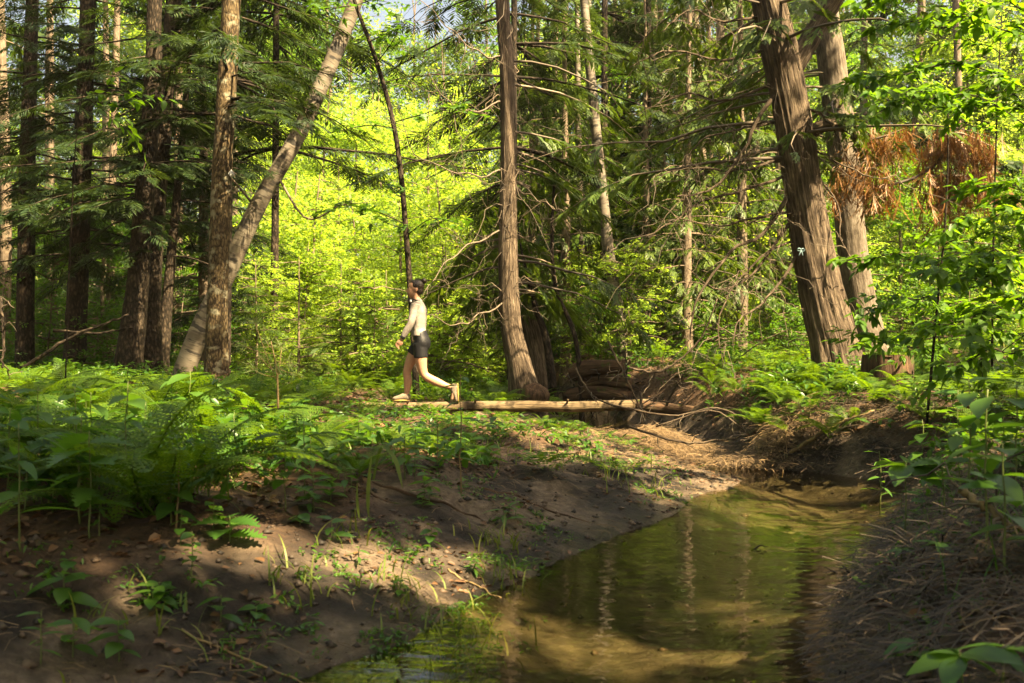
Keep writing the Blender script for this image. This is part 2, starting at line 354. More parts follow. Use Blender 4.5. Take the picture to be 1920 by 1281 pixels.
def axis(lo, hi, step, far_lo, far_hi, grow=1.14):
    a = list(np.arange(lo, hi + 1e-6, step)); s = step; b = []
    x = lo
    while x > far_lo: s *= grow; x -= s; b.append(x)
    s = step; x = hi
    while x < far_hi: s *= grow; x += s; a.append(x)
    return np.array(b[::-1] + a)
gx = axis(-3.2, 4.2, .045, -400, 400); gy = axis(2.2, 12.5, .05, -200, 600)
X, Y = np.meshgrid(gx, gy); Z = H(X.ravel(), Y.ravel())
nx, ny = len(gx), len(gy)
i = (np.arange(ny - 1)[:, None] * nx + np.arange(nx - 1)[None]).ravel()
G = Geo(); G.add(np.stack([X.ravel(), Y.ravel(), Z], -1), np.stack([i, i + 1, i + nx + 1, i + nx], -1))
tag(G.build('ground', groundmat(), None, True), kind='structure')
G = Geo()
wx = np.linspace(-5, 5, 30); wy = np.linspace(-8, 20, 60); X, Y = np.meshgrid(wx, wy); nx, ny = 30, 60
i = (np.arange(ny - 1)[:, None] * nx + np.arange(nx - 1)[None]).ravel()
G.add(np.stack([X.ravel(), Y.ravel(), 0 * X.ravel()], -1), np.stack([i, i + 1, i + nx + 1, i + nx], -1))
tag(G.build('stream_water', watermat(), None, True), kind='structure')

# ------------------------------------------------------------------ foliage templates
def leaf_t(w=.5, droop=.12, fold=.10):       # length 1 along x, two folded halves
    v = np.array([(0, 0, 0), (1, 0, -droop), (.28, w * .45, fold * .6), (.68, w * .36, fold * .4 - droop * .5), (.28, -w * .45, fold * .6), (.68, -w * .36, fold * .4 - droop * .5)])
    return v, np.array([(0, 1, 3, 2), (0, 4, 5, 1)])
def join(ts):
    V, Q, n = [], [], 0
    for v, q in ts: V.append(v); Q.append(q + n); n += len(v)
    return np.vstack(V), np.vstack(Q)
def place(t, M3, o, s=1.0):
    return (t[0] * s) @ np.asarray(M3).T + o, t[1]
DIA = (np.array([(0, 0, 0), (.45, .5, .03), (1, 0, -.06), (.5, -.5, .03)]), np.array([(0, 3, 2, 1)]))
def dia(w): v = DIA[0].copy(); v[:, 1] *= w; return v, DIA[1]
def hemlock_spray(r, nn=10, seg=.16, wd=.20):
    ts = []
    for s in np.linspace(.05, .97, nn):
        for sd in (-1, 1):
            a = sd * (1.0 + r.uniform(-.2, .2)) * (1 - .45 * s); ln = .52 * (1 - s) ** .8 * r.uniform(.6, 1.1) + .06
            k = max(1, int(ln / seg))
            for q in range(k):
                d = np.array([math.cos(a), math.sin(a), -.12 - .18 * s])
                o = np.array([s, 0, -.22 * s * s]) + d * (q * ln / k)
                ts.append(place(dia(wd), frames(nrm(d)[None], np.array([r.uniform(-.5, .5)]))[0], o, ln / k * 1.35))
    return join(ts)
def cedar_spray(r, wd=.26, nb=4, k=2):
    ts = []
    def rec(o, a, ln, lev):
        d = np.array([math.cos(a), math.sin(a), -.15])
        for q in range(k):
            ts.append(place(dia(wd), frames(nrm(d)[None], np.array([r.uniform(-.4, .4)]))[0], o + d * ln * q / k, ln / k * 1.4))
        if lev < 2:
            for q in np.linspace(.2, .95, 5 if lev == 0 else nb - 1):
                sd = r.choice((-1, 1)); rec(o + d * ln * q, a + sd * r.uniform(.4, .8), ln * (.55 - .2 * q), lev + 1)
    rec(np.zeros(3), 0, .9, 0)
    v, q = join(ts); v = v.copy(); v[:, 2] -= .25 * v[:, 0] ** 2; return v, q
def leaf_cluster(r, n, w, flat=.5, size=.34, simple=False):
    ts = []
    for _ in range(n):
        d = np.array([r.uniform(-1, 1), r.uniform(-1, 1), r.uniform(-flat, flat * .6)]); o = np.array([r.uniform(-.5, .5), r.uniform(-.5, .5), r.uniform(-.3, .3) * flat])
        t = dia(w) if simple else leaf_t(w)
        ts.append(place(t, frames(nrm(d)[None], np.array([r.uniform(-.7, .7)]))[0], o, size * r.uniform(.7, 1.15)))
    return join(ts)
r_ = np.random.default_rng(3)
HEM = [hemlock_spray(r_) for _ in range(4)]; HEML = [hemlock_spray(r_, 7, .6, .24) for _ in range(3)]; CED = [cedar_spray(r_) for _ in range(4)]; DEAD = [cedar_spray(r_, .13, 4, 2) for _ in range(3)]
BRO = [leaf_cluster(r_, 12, .62) for _ in range(4)]; BROS = [leaf_cluster(r_, 12, .7, .6, .36, True) for _ in range(4)]; BROC = [leaf_cluster(r_, 7, .75, .6, .42, True) for _ in range(4)]

# points meant to be sunlit (point, radius): foliage toward the sun is carved away
LIT = []
def lit(px, py, D, r): LIT.append((P(px, py, D), r))
for a in ((560, 1000, 4.45, .32), (745, 985, 4.7, .10), (905, 965, 5.2, .17), (1060, 1150, 4.4, .24), (300, 760, 7.5, .3), (100, 790, 6, .25), (450, 740, 9, .45), (1640, 290, 13.1, .5), (640, 760, 9, .45), (850, 780, 10, .7), (1010, 775, 11.5, .4), (780, 830, 7.5, .4), (1150, 800, 9.5, .4),
          (430, 820, 6.2, .25), (520, 690, 8.5, .5), (60, 1260, 3.2, .08), (250, 1070, 3.9, .07), (560, 760, 7.5, .3),
          (930, 755, 13.4, .5), (835, 700, 13.5, .12), (812, 585, 13.5, .05), (1080, 752, 13.4, .25), (700, 760, 13, .4),
          (1240, 800, 10.6, .45), (1330, 740, 12, .5), (1450, 730, 12, .6), (1570, 650, 12.9, .42), (1530, 470, 12.9, .35), (1480, 230, 13, .28),
          (950, 630, 15.3, .5), (950, 320, 15.3, .5), (950, 480, 15.3, .3), (1690, 690, 11, .25), (1380, 560, 12.3, .5),
          (1850, 300, 8.5, 1.2), (1800, 520, 8.5, .8), (1700, 150, 8.0, .7), (1850, 420, 9, 1.), (1800, 330, 13, .8),
          (290, 100, 16.5, .5), (600, 140, 15.5, .5), (430, 200, 14.5, .3), (150, 280, 18, .4), (320, 560, 18, .35),
          (640, 470, 24, 3.0), (560, 380, 27, 3.0), (720, 420, 25, 2.5), (640, 600, 20, 2.0), (560, 640, 17, 1.2), (860, 560, 19, 1.2), (800, 330, 22, 2.2), (840, 370, 17, .8),
          (640, 250, 30, 3), (1300, 690, 18, 1.6), (1450, 640, 20, 1.8), (1250, 560, 26, 2.2), (1100, 400, 28, 2.2), (1000, 200, 30, 2.5), (1350, 250, 26, 2),
          (100, 560, 30, 2.5), (350, 580, 28, 2.0), (700, 700, 15.5, .8), (1050, 100, 22, 1.5), (1250, 120, 20, 1.2), (1130, 260, 19, .5), (1700, 300, 8, 1.2), (1850, 150, 7, 1.2), (1650, 450, 8.5, .8), (1850, 600, 7, .8), (1900, 50, 7, 1.), (1620, 120, 8, .7), (1180, 480, 24, 1.8), (1350, 450, 22, 1.5), (1450, 350, 24, 1.6), (1200, 300, 26, 2.), (1000, 420, 20, 1.), (1050, 560, 20, 1.), (1700, 560, 14, 1.), (60, 400, 24, 1.5), (400, 480, 22, 1.2), (250, 600, 24, 1.5), (900, 100, 26, 2.), (620, 800, 7, .2), (200, 740, 8, .25), (640, 540, 19, 2.), (580, 560, 22, 2.), (700, 520, 20, 2.), (1570, 700, 12.6, .4), (1810, 1130, 2.5, .1), (1720, 820, 4.6, .12), (1840, 700, 3.6, .2), (1690, 790, 4.7, .15), (1850, 640, 6.5, .5), (1300, 640, 20, 1.6), (1400, 660, 17, 1.2), (1200, 620, 22, 1.6), (1060, 620, 21, 1.2), (330, 880, 5.4, .12), (480, 870, 5.6, .15)):
    lit(*a)
LP = np.array([p for p, _ in LIT]); LR = np.array([r for _, r in LIT])
def sunny(c, slack=1.0, ext=0.12):
    """True where a point c stands in one of the carved sun gaps"""
    d = c[:, None] - LP[None]; t = d @ SUN
    perp = np.linalg.norm(d - t[..., None] * SUN, axis=-1)
    j = noise3(c[:, 0] * 1.7, c[:, 1] * 1.7, c[:, 2] * 1.7)[:, None]
    return ((t > .9) & (perp < LR[None] * slack * (1.05 + .35 * j) + np.broadcast_to(np.asarray(ext, float), (len(c),))[:, None])).any(1)

def stamp(geo, tmpl, org, d, size, roll=.3, r=rng, carve=True):
    org = np.asarray(org); d = np.asarray(d); size = np.asarray(size)
    if carve:
        keep = ~sunny(org + nrm(d) * size[:, None] * .5, 1.0, .03 + .55 * size); org, d, size = org[keep], d[keep], size[keep]
    k = r.integers(0, len(tmpl), len(org))
    Mx = frames(d, r.uniform(-roll, roll, len(org))) * size[:, None, None]
    for i, t in enumerate(tmpl):
        m = k == i; geo.scatter(t[0], t[1], Mx[m], org[m])

def conifer_crown(base, path, z0, z1, lmax, nb, r, tmpl, spray=.5, up=.0, droop=.25, lmin=.5, per=7, carve=True, az=None, clear=0):
    """limbs from the trunk with flat sprays; returns (branches Geo, foliage Geo)"""
    B, Fo = Geo(), Geo(); O, Dd, S = [], [], []
    for _ in range(nb):
        z = z0 + (z1 - z0) * r.random() ** 1.15
        i = np.clip(np.searchsorted(path[:, 2], z), 0, len(path) - 1); p0 = path[i]
        f = (z - z0) / (z1 - z0); L = max(lmin, lmax * (1 - f) ** .6 * r.uniform(.55, 1.1))
        a = r.uniform(0, 2 * math.pi) if az is None else r.normal(az[0], az[1])
        if z < clear and math.sin(a) < -.25: a = -a
        n = 7; s = np.linspace(0, 1, n)
        ca, sa = math.cos(a), math.sin(a)
        pts = p0 + np.stack([ca * s * L, sa * s * L, (up * s - droop * s * s) * L], -1) + np.cumsum(r.normal(0, .025 * L, (n, 3)), 0) * s[:, None]
        if not carve or sunny(pts[1:], 1.0, .1).mean() < .4: B.tube(pts, np.linspace(.006 + .007 * L, .003, n), 4, cap=False)
        m = max(3, int(per * L))
        for q in range(m):
            t = r.uniform(.18, 1.0); k = t * (n - 1); i0 = min(int(k), n - 2); o = pts[i0] + (pts[i0 + 1] - pts[i0]) * (k - i0)
            b = a + r.choice((-1, 1)) * r.uniform(.15, 1.2)
            O.append(o); Dd.append((math.cos(b), math.sin(b), -droop * .7 + r.uniform(-.35, .15))); S.append(spray * r.uniform(.55, 1.2) * (1.1 - .35 * t))
    if O: stamp(Fo, tmpl, O, Dd, S, .45, r, carve)
    return B, Fo
def wig(base, d, L, n, r, wob=.12, droop=0.0):
    d = nrm(d); s = np.linspace(0, L, n); p = base + d * s[:, None]
    p = p + np.cumsum(r.normal(0, wob * L / n, (n, 3)), 0); p[:, 2] -= droop * (s / L) ** 2 * L; p[0] = base
    return p
def twigs(geo, path, n, lr, r0, r, bias=(0, 0, -.3), sub=2, wob=.35, sides=4, spread=1.0):
    for _ in range(n):
        k = r.uniform(.12, 1) * (len(path) - 1); i = min(int(k), len(path) - 2); o = path[i] + (path[i + 1] - path[i]) * (k - i)
        d = nrm(r.normal(0, spread, 3) + np.array(bias)); L = r.uniform(*lr)
        p = wig(o, d, L, 7, r, wob, .25); geo.tube(p, np.linspace(r0, r0 * .35, 7), sides, cap=False)
        if sub > 0: twigs(geo, p, sub, (lr[0] * .4, lr[1] * .5), r0 * .55, r, bias, sub - 1, wob, 3, spread)

# ------------------------------------------------------------------ main trees
def trunk_path(pts, D, top, n=90):
    """pts: (px, py, width px) from base up; D one number or one per point; top = tree height"""
    Ds = [D] * len(pts) if np.isscalar(D) else D
    w = [P(a, b, d) for (a, b, _), d in zip(pts, Ds)]; r = [c / 2 / F * d for (_, _, c), d in zip(pts, Ds)]
    g = gz(w[0][0], w[0][1]); w[0][2] = min(w[0][2], g); w.insert(0, w[0] + np.array([0, 0, g - .25 - w[0][2]])); w[0][2] = g - .25; r.insert(0, r[0] * 1.15)
    if top > w[-1][2] + .5:
        dirv = nrm(w[-1] - w[-3]); e = w[-1]; rr = r[-1]; h = top - e[2]
        for f in (.35, .7, 1.0):
            w.append(e + np.array([dirv[0] / dirv[2] * h * f * (1 - .4 * f), dirv[1] / dirv[2] * h * f * .6, h * f])); r.append(rr * (1 - .88 * f))
    w = np.array(w); p = spline(w, n); rad = np.interp(np.linspace(0, len(r) - 1, n), range(len(r)), r)
    return p, rad
def bark_disp(amp, k, tw, seed):
    def f(th, L):
        t = th + tw * L
        c, s = np.cos(t), np.sin(t)
        return 1 + amp * (noise3(c * k + seed, s * k, L * .8) + .7 * noise3(c * k * 3 + seed, s * k * 3, L * 1.6)) + .05 * noise3(c * 1.2 + seed, s * 1.2, L * 1.5)
    return f
seed = [0]
def tree(name, label, cat, pts, D, top, bark, amp=.05, k=3, sides=28, n=90, tw=.1, group=None, lobes=0):
    seed[0] += 7.7; p, rad = trunk_path(pts, D, top, n)
    base = p[0].copy(); base[2] = gz(base[0], base[1])
    root = thing(name, label, cat, base, group)
    bd = bark_disp(amp, k, tw, seed[0]); sd = seed[0]
    def disp(th, L):
        fl = np.exp(-L / .35)
        return bd(th, L) * (1 + fl * (.22 + (.30 * np.maximum(0, np.cos(th * lobes + sd)) if lobes else 0)))
    g = Geo(); g.tube(p, rad, sides, disp, False); g.build('trunk', M[bark], root, True)
    return root, p, rad
def crown(root, p, z0, z1, lmax, nb, sd, tm=None, mat='hemlock', **kw):
    B, Fo = conifer_crown(p[0], p, z0, z1, lmax, nb, np.random.default_rng(sd), tm or HEM, **kw)
    if B.n: tag(B.build('branches', M['twig'] if mat != 'hemlock' else M['hembark'], root), kind='stuff')
    if Fo.n: tag(Fo.build('crown', M[mat], root), kind='stuff')

t, p, _ = tree('hemlock_tree', 'tall straight dark trunk at the far left edge', 'tree', [(46, 690, 34), (50, 400, 29), (57, 100, 24), (60, 0, 23)], 19, 17, 'hembark')
crown(t, p, 3.2, 15, 2.8, 80, 1)
t, p, _ = tree('hemlock_tree', 'dark scaly trunk second from the left edge', 'tree', [(140, 690, 42), (150, 420, 35), (160, 150, 29), (165, 0, 27)], 18, 18, 'hembark')
crown(t, p, 2.6, 16, 3.0, 95, 2)
t, p, _ = tree('hemlock_tree', 'brown trunk with sunlit upper bark, left of the paired trunks', 'tree', [(236, 705, 54), (255, 560, 42), (275, 300, 33), (288, 120, 29), (290, 0, 27)], 16.5, 18, 'hembark')
crown(t, p, 3.2, 16, 2.8, 75, 3)
t, p, _ = tree('hemlock_tree', 'darkest trunk of the pair, leaning right at its top', 'tree', [(283, 705, 42), (285, 520, 35), (305, 250, 30), (325, 0, 27)], 17.2, 17, 'hembark')
crown(t, p, 3.0, 16, 3.0, 85, 4)
t, p, _ = tree('hemlock_tree', 'thin trunk right of the dark pair, sunlit patch low down', 'tree', [(303, 705, 26), (316, 540, 19), (335, 330, 14), (346, 220, 11)], 18, 11, 'hembark')
crown(t, p, 2.6, 10, 2.4, 46, 5)
t, p, rF = tree('spruce_tree', 'lichen mottled brown trunk standing before the leaning birch', 'tree', [(406, 715, 46), (408, 560, 38), (415, 350, 37), (424, 180, 35), (434, 0, 33)], 14.5, 17, 'lichbark', .03)
crown(t, p, 4.4, 16, 3.0, 62, 6)
pF = p
t, p, _ = tree('birch_tree', 'white birch leaning far to the right', 'tree', [(338, 690, 39), (374, 620, 37), (427, 510, 34), (482, 390, 32), (560, 250, 30), (624, 110, 28), (668, 0, 26)], 15.6, 9.5, 'birch', .025)
g = Geo(); r = np.random.default_rng(5)
for a in ([(520, 330), (575, 410), (640, 385), (690, 380)], [(480, 390), (430, 330), (395, 300)]): 
    q = spline([P(x, y, 15.6 - .3 * j) for j, (x, y) in enumerate(a)], 14); g.tube(q, np.linspace(.022, .006, 14), 5); twigs(g, q, 8, (.2, .6), .005, r, (0, 0, -.1))
g.build('branch', M['twig'], t)
LZ = spline([P(x, y, 15.6) for x, y in ((668, 0), (720, -100), (760, -220))], 20)
crown(t, LZ, 7.0, 9.4, 1.6, 14, 7, BRO, 'broad', spray=.3)

# dark maple sapling behind the walker
t, p, rad = tree('maple_sapling', 'slender dark sapling with lobed leaves rising behind the woman', 'tree', [(781, 742, 13), (776, 640, 12), (766, 500, 11), (752, 330, 10), (735, 220, 9), (704, 110, 8), (664, 0, 7)], 14.6, 8.5, 'hembark', .02, sides=10)
def maple_leaf():
    out = [(0, 0)]
    for a, rr in ((-115, .35), (-80, .28), (-60, .75), (-42, .42), (-24, .55), (0, 1.0), (24, .55), (42, .42), (60, .75), (80, .28), (115, .35)):
        out.append((rr * math.cos(math.radians(a)), rr * math.sin(math.radians(a))))
    v = np.array([(x, y, -.15 * x * x + .1 * abs(y)) for x, y in out]); n = len(v)
    g = Geo(); g.add(v, None, [(0, i, i + 1) for i in range(1, n - 1)]); return g
ML = maple_leaf()
MLme = ML.mesh('leaf', M['maple'])
def leaf_obj(me, parent, o, d, size, roll=0.0):
    """one leaf as an object: x axis along d"""
    m = frames(np.asarray(d, float)[None], np.array([roll]))[0]
    ob = bpy.data.objects.new('leaf', me); C.objects.link(ob); ob.parent = parent
    rel = np.asarray(o) - np.array(parent.matrix_world.translation if parent.parent else parent.location)
    ob.matrix_local = Matrix([[*(m[0] * size), rel[0]], [*(m[1] * size), rel[1]], [*(m[2] * size), rel[2]], [0, 0, 0, 1]])
    return ob
r = np.random.default_rng(21); g = Geo(); spots = []
for a in ([(737, 230), (790, 215), (850, 200), (905, 215)], [(737, 240), (690, 235), (640, 245), (610, 250)], [(760, 420), (700, 395), (640, 385), (600, 400)], [(764, 440), (810, 410), (860, 420)],
          [(668, 10), (620, 15), (585, 20)], [(690, 80), (730, 60), (760, 50)], [(705, 120), (740, 70), (755, 10)], [(668, 10), (700, 0), (730, 5)], [(755, 350), (735, 355)], [(766, 430), (730, 420), (690, 400)]):
    q = spline([P(x, y, 14.6 - .25 * j) for j, (x, y) in enumerate(a)], 12); g.tube(q, np.linspace(.010, .003, 12), 4)
    L = np.linalg.norm(q[-1] - q[0])
    for _ in range(int(22 * L) + 5):
        o = q[r.integers(2, 12)] + r.normal(0, .09, 3) * (1, 1.6, .45); spots.append(o)
tag(g.build('branches', M['hembark'], t), kind='stuff')
for o in spots[:290]:
    leaf_obj(MLme, t, o, (r.normal(), r.normal() - .5, r.uniform(-.5, .1)), r.uniform(.10, .16), r.uniform(-.5, .5))

# centre cedar
t, p, rad = tree('cedar_tree', 'slim sunlit cedar with shreddy bark right of the woman', 'tree', [(990, 745, 66), (975, 690, 44), (957, 600, 38), (953, 450, 35), (955, 300, 31), (950, 120, 28), (942, 0, 26)], 15.3, 16, 'cedarbark', .07, 4, 44, 150, .12, None, 3)
r = np.random.default_rng(8)
g = Geo(); vis = p[(p[:, 2] > 1.0) & (p[:, 2] < 7.5)]
twigs(g, vis, 50, (.4, 1.2), .007, r, (0, 0, -.35), 2, .5)
tag(g.build('twigs', M['twig'], t), kind='stuff')
crown(t, p, 1.7, 15, 2.9, 130, 9, CED, 'cedar', spray=.45, droop=.35, clear=4, per=8)
for a in ([(946, 110), (900, 100), (850, 60), (800, 10)], [(944, 320), (900, 330), (850, 320), (780, 290), (745, 200)], [(946, 190), (880, 210), (840, 190), (790, 120)], [(950, 430), (880, 460), (830, 500), (790, 560)],
          [(960, 350), (1010, 375), (1060, 400)], [(965, 560), (900, 590), (860, 610), (800, 590)]):
    g = Geo(); q = spline([P(x, y, 15.3 - .3 * j) for j, (x, y) in enumerate(a)], 18); q[:, 2] += .03 * np.sin(np.arange(18) * 1.3); g.tube(q, np.linspace(.017, .004, 18), 6)
    b = g.build('branch', M['twig'], t); g = Geo(); twigs(g, q, 12, (.25, .8), .006, r, (0, 0, -.2), 2, .5); o = tag(g.build('twigs', M['twig'], b), kind='stuff')

# leaning old trunk behind the cedar, with companion stem
t, p, _ = tree('broken_trunk', 'broad grey broken trunk close behind the slim sunlit cedar', 'tree', [(1015, 735, 60), (1004, 660, 48), (992, 600, 42), (984, 548, 34)], 16.8, 1, 'cedarbark', .07, 4, 36, 80, .1, None, 3)
t, p, _ = tree('dead_sapling', 'thin dark leaning stem between the cedar and the root mound', 'tree', [(1042, 720, 18), (1025, 640, 14), (1005, 580, 11), (990, 520, 7)], 16, 3.2, 'hembark', .03, sides=10)
t, p, _ = tree('dead_sapling', 'curved bare stem leaning left of the mound birch', 'tree', [(1092, 735, 10), (1080, 640, 9), (1042, 540, 8), (1035, 440, 7), (1040, 330, 5)], 15.8, 4.2, 'hembark', .03, sides=8)
g = Geo(); twigs(g, p[10:], 14, (.3, .8), .006, r, (0, 0, 0), 1, .4); tag(g.build('twigs', M['twig'], t), kind='stuff')

# birches in the middle distance
def birch(label, pts, D, top, sd, sides=18, group=None):
    t, p, _ = tree('birch_tree', label, 'tree', pts, D, top, 'greybirch', .03, sides=sides, n=60)
    crown(t, p, top * .35, top, 2.4, 46, sd, BRO, 'broad', spray=.34, droop=.1, up=.3)
birch('curving birch rising from the root mound', [(1172, 700, 26), (1165, 620, 24), (1145, 500, 22), (1132, 390, 21), (1118, 250, 19), (1100, 60, 17), (1095, 0, 16)], 18.5, 13, 31)
birch('thin pale birch left of the curving mound birch', [(1092, 690, 17), (1090, 500, 14), (1085, 270, 12), (1083, 100, 10)], 21, 12, 32, 12)
birch('straight pale birch hidden behind the thin one', [(1106, 690, 22), (1102, 500, 19), (1105, 300, 16)], 23, 13, 33, 12)

# big right-hand cedar
t, p, rad = tree('cedar_tree', 'huge gnarled cedar with sunlit lower trunk on the right', 'tree', [(1572, 705, 94), (1562, 640, 84), (1538, 540, 75), (1516, 420, 70), (1498, 300, 65), (1478, 180, 63), (1460, 90, 66), (1440, 0, 56), (1425, -90, 50)], 13, 15, 'cedarbark', .10, 6, 84, 220, .18, None, 4)
pG = p; r = np.random.default_rng(12)
def limb(root, pts, D0, dD, r0, r1, ntw, name='branch', bark='cedarbark', tl=(.3, 1.0), bias=(-.1, 0, -.35)):
    q = spline([P(x, y, D0 - dD * j) for j, (x, y) in enumerate(pts)], 26); q[1:] += np.cumsum(r.normal(0, .012, (25, 3)), 0) * .7
    g = Geo(); g.tube(q, np.linspace(r0, r1, 26), 9, bark_disp(.06, 2, .1, r.uniform(0, 50)))
    b = g.build(name, M[bark], root, True)
    if ntw:
        g = Geo(); twigs(g, q, ntw, tl, .006, r, bias, 2, .55)
        o = tag(g.build('twigs', M['twig'], b), kind='stuff')
    return q
limb(t, [(1478, 140), (1508, 92), (1535, 45), (1562, 0), (1600, -90), (1660, -200)], 13, -.1, .15, .09, 0)
limb(t, [(1512, 250), (1548, 240), (1585, 246), (1612, 268)], 13, .06, .10, .055, 3)
for a, r0, n_ in (([(1500, 470), (1475, 520), (1430, 575), (1390, 600), (1375, 650)], .032, 10), ([(1475, 370), (1430, 440), (1370, 475), (1310, 560), (1295, 640)], .042, 16), ([(1470, 330), (1390, 360), (1310, 380), (1245, 425), (1200, 455)], .030, 18),
              ([(1465, 300), (1380, 320), (1300, 318), (1220, 335)], .03, 18), ([(1460, 165), (1420, 220), (1395, 280), (1330, 345), (1270, 350)], .045, 18), ([(1445, 160), (1350, 190), (1280, 180), (1200, 205)], .03, 16),
              ([(1440, 90), (1350, 115), (1260, 100), (1180, 130)], .028, 16), ([(1432, 30), (1350, 45), (1290, 20), (1230, 60)], .028, 16), ([(1480, 420), (1420, 500), (1350, 540), (1290, 500)], .03, 16),
              ([(1490, 450), (1440, 470), (1390, 520), (1350, 600), (1355, 690)], .024, 8), ([(1500, 400), (1440, 400), (1360, 420), (1290, 410), (1230, 380)], .026, 16), ([(1450, 230), (1380, 240), (1310, 260), (1260, 300)], .026, 14), ([(1430, -30), (1340, -10), (1260, -40)], .028, 12),
              ([(1535, 330), (1570, 380), (1580, 450), (1610, 520)], .02, 8), ([(1520, 280), (1560, 300), (1620, 330), (1680, 340)], .022, 8), ([(1500, 200), (1540, 210), (1570, 260), (1600, 330)], .02, 8)):
    limb(t, a, 13, .18, r0 * .75, r0 * .2, int(n_ * .7))
B, Fo = conifer_crown(p[0], p, 3.4, 14, 3.4, 120, np.random.default_rng(44), CED, .4, 0, .25, carve=True, clear=3.2, per=7)
tag(B.build('branches', M['twig'], t), kind='stuff'); tag(Fo.build('crown', M['cedar'], t), kind='stuff')

t, p, _ = tree('cedar_tree', 'pale grey trunk standing behind the huge right cedar', 'tree', [(1638, 660, 70), (1605, 520, 56), (1582, 300, 52), (1560, 120, 50), (1545, 0, 46)], 15.2, 15, 'paleb', .06, 4, 40, 100, .1, None, 3)
crown(t, p, 4, 14, 2.6, 50, 13, CED, 'cedar', spray=.5, droop=.35)
r = np.random.default_rng(14)
# hanging dead orange sprays on a broken bough
bg_ = thing('dead_bough', 'broken cedar bough hung with dead orange-brown foliage', 'branch', P(1612, 268, 13))
g = Geo(); O, Dd, S = [], [], []
for a, n_ in (([(1612, 268), (1660, 255), (1700, 240)], 80), ([(1575, 330), (1620, 320), (1665, 300)], 60), ([(1755, 260), (1800, 250), (1860, 275)], 150), ([(1740, 330), (1790, 330), (1850, 330)], 140), ([(1620, 370), (1660, 350), (1690, 340)], 26), ([(1735, 390), (1770, 380), (1800, 370)], 30)):
    q = spline([P(x, y, 13.2 - .1 * j) for j, (x, y) in enumerate(a)], 14); g.tube(q, np.linspace(.022, .008, 14), 6)
    for _ in range(n_):
        O.append(q[r.integers(0, 14)] + r.normal(0, .10, 3)); Dd.append((r.normal(0, .22), r.normal(0, .22), -1)); S.append(r.uniform(.18, .42))
q = spline([P(x, y, 13.2) for x, y in ((1600, 330), (1650, 350), (1740, 320), (1800, 250))], 20); g.tube(q, .02, 6)
tag(g.build('boughs', M['twig'], bg_), kind='stuff')
fo = Geo(); stamp(fo, DEAD, O, Dd, S, 1.5, r, False); tag(fo.build('dead_foliage', M['deadfol'], bg_), kind='stuff')

# ------------------------------------------------------------------ background wood
def blob_tree(sd, h, w, nl, mat, bark, tm, size, z0f=.25, trunk_r=.065, flat=.55):
    r = np.random.default_rng(sd); tg, fo = Geo(), Geo()
    p = wig(np.array([0, 0, -.2]), (r.normal(0, .04), r.normal(0, .04), 1), h * .88, 12, r, .05)
    tg.tube(p, np.linspace(trunk_r * 1.2, trunk_r * .2, 12), 10, cap=False)
    O, Dd, S = [], [], []
    for _ in range(26):
        z = h * r.uniform(z0f, .95); i = min(11, int(z / h * 11)); a = r.uniform(0, 6.28)
        L = w * (1 - .55 * abs(z / h - .5) * 2) * r.uniform(.5, 1.05)
        q = wig(p[i], (math.cos(a), math.sin(a), r.uniform(.05, .5)), L, 7, r, .15, .25); tg.tube(q, np.linspace(.018, .005, 7), 4, cap=False)
        for _ in range(nl // 26):
            o = q[r.integers(1, 7)] + r.normal(0, 1, 3) * (.30 * w / 2.5, .30 * w / 2.5, .16)
            O.append(o); Dd.append((r.normal(), r.normal(), r.uniform(-.3, .2))); S.append(size * r.uniform(.7, 1.3))
    stamp(fo, tm, O, Dd, S, flat, r, False)
    return tg.mesh('trunk', M[bark], True), fo.mesh('crown', M[mat])
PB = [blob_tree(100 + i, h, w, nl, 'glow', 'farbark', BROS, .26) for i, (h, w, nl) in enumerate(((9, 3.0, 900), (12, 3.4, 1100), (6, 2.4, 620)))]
PG = [blob_tree(110 + i, h, w, nl, 'broad', 'farbark', BROS, .26) for i, (h, w, nl) in enumerate(((9, 3.0, 900), (13, 3.4, 1100), (6, 2.4, 620)))]
PS = [blob_tree(120 + i, h, w, nl, 'broad', 'farbark', BRO, .20, .12, .02, .4) for i, (h, w, nl) in enumerate(((2.6, 1.3, 260), (1.8, 1.1, 200), (3.6, 1.6, 330)))]
def conifer_proto(sd, h, lmax, nb, tm, mat, z0=1.0, spray=.55):
    r = np.random.default_rng(sd); tg = Geo(); p = wig(np.array([0, 0, -.2]), (r.normal(0, .02), 0, 1), h, 30, r, .02); tg.tube(p, np.linspace(.16, .02, 30), 12, cap=False)
    B, Fo = conifer_crown(p[0], p, z0, h, lmax, nb, r, tm, spray, .05, .3, .4, 6, False)
    for v, q in zip(B.v, [None] * len(B.v)): pass
    tg.v += B.v; tg.a += [np.zeros_like(v) for v in B.v]
    tg.q += [q + tg.n for q in B.q]; tg.n += B.n
    return tg.mesh('trunk', M['farbark'], True), Fo.mesh('crown', M[mat])
PC = [conifer_proto(130, 15, 2.8, 100, HEM, 'hemlock'), conifer_proto(131, 12, 2.4, 90, HEM, 'hemlock', .8), conifer_proto(132, 13, 2.3, 90, CED, 'cedar', 1.2)]
def put(proto, name, label, cat, group, x, y, s, az):
    z = gz(x, y); root = thing(name, label, cat, (x, y, z), group)
    root.rotation_euler = (0, 0, az); root.scale = (s, s, s)
    for me in proto:
        o = bpy.data.objects.new(me.name.split('.')[0], me); C.objects.link(o); o.parent = root
    return root
r = np.random.default_rng(77)
def blocked(x, y, z):      # a crown top that would shut one of the big sun gaps
    return sunny(np.array([[x, y, z * f] for f in (.4, .6, .8, .95)]), 1.0, 2.6).any()
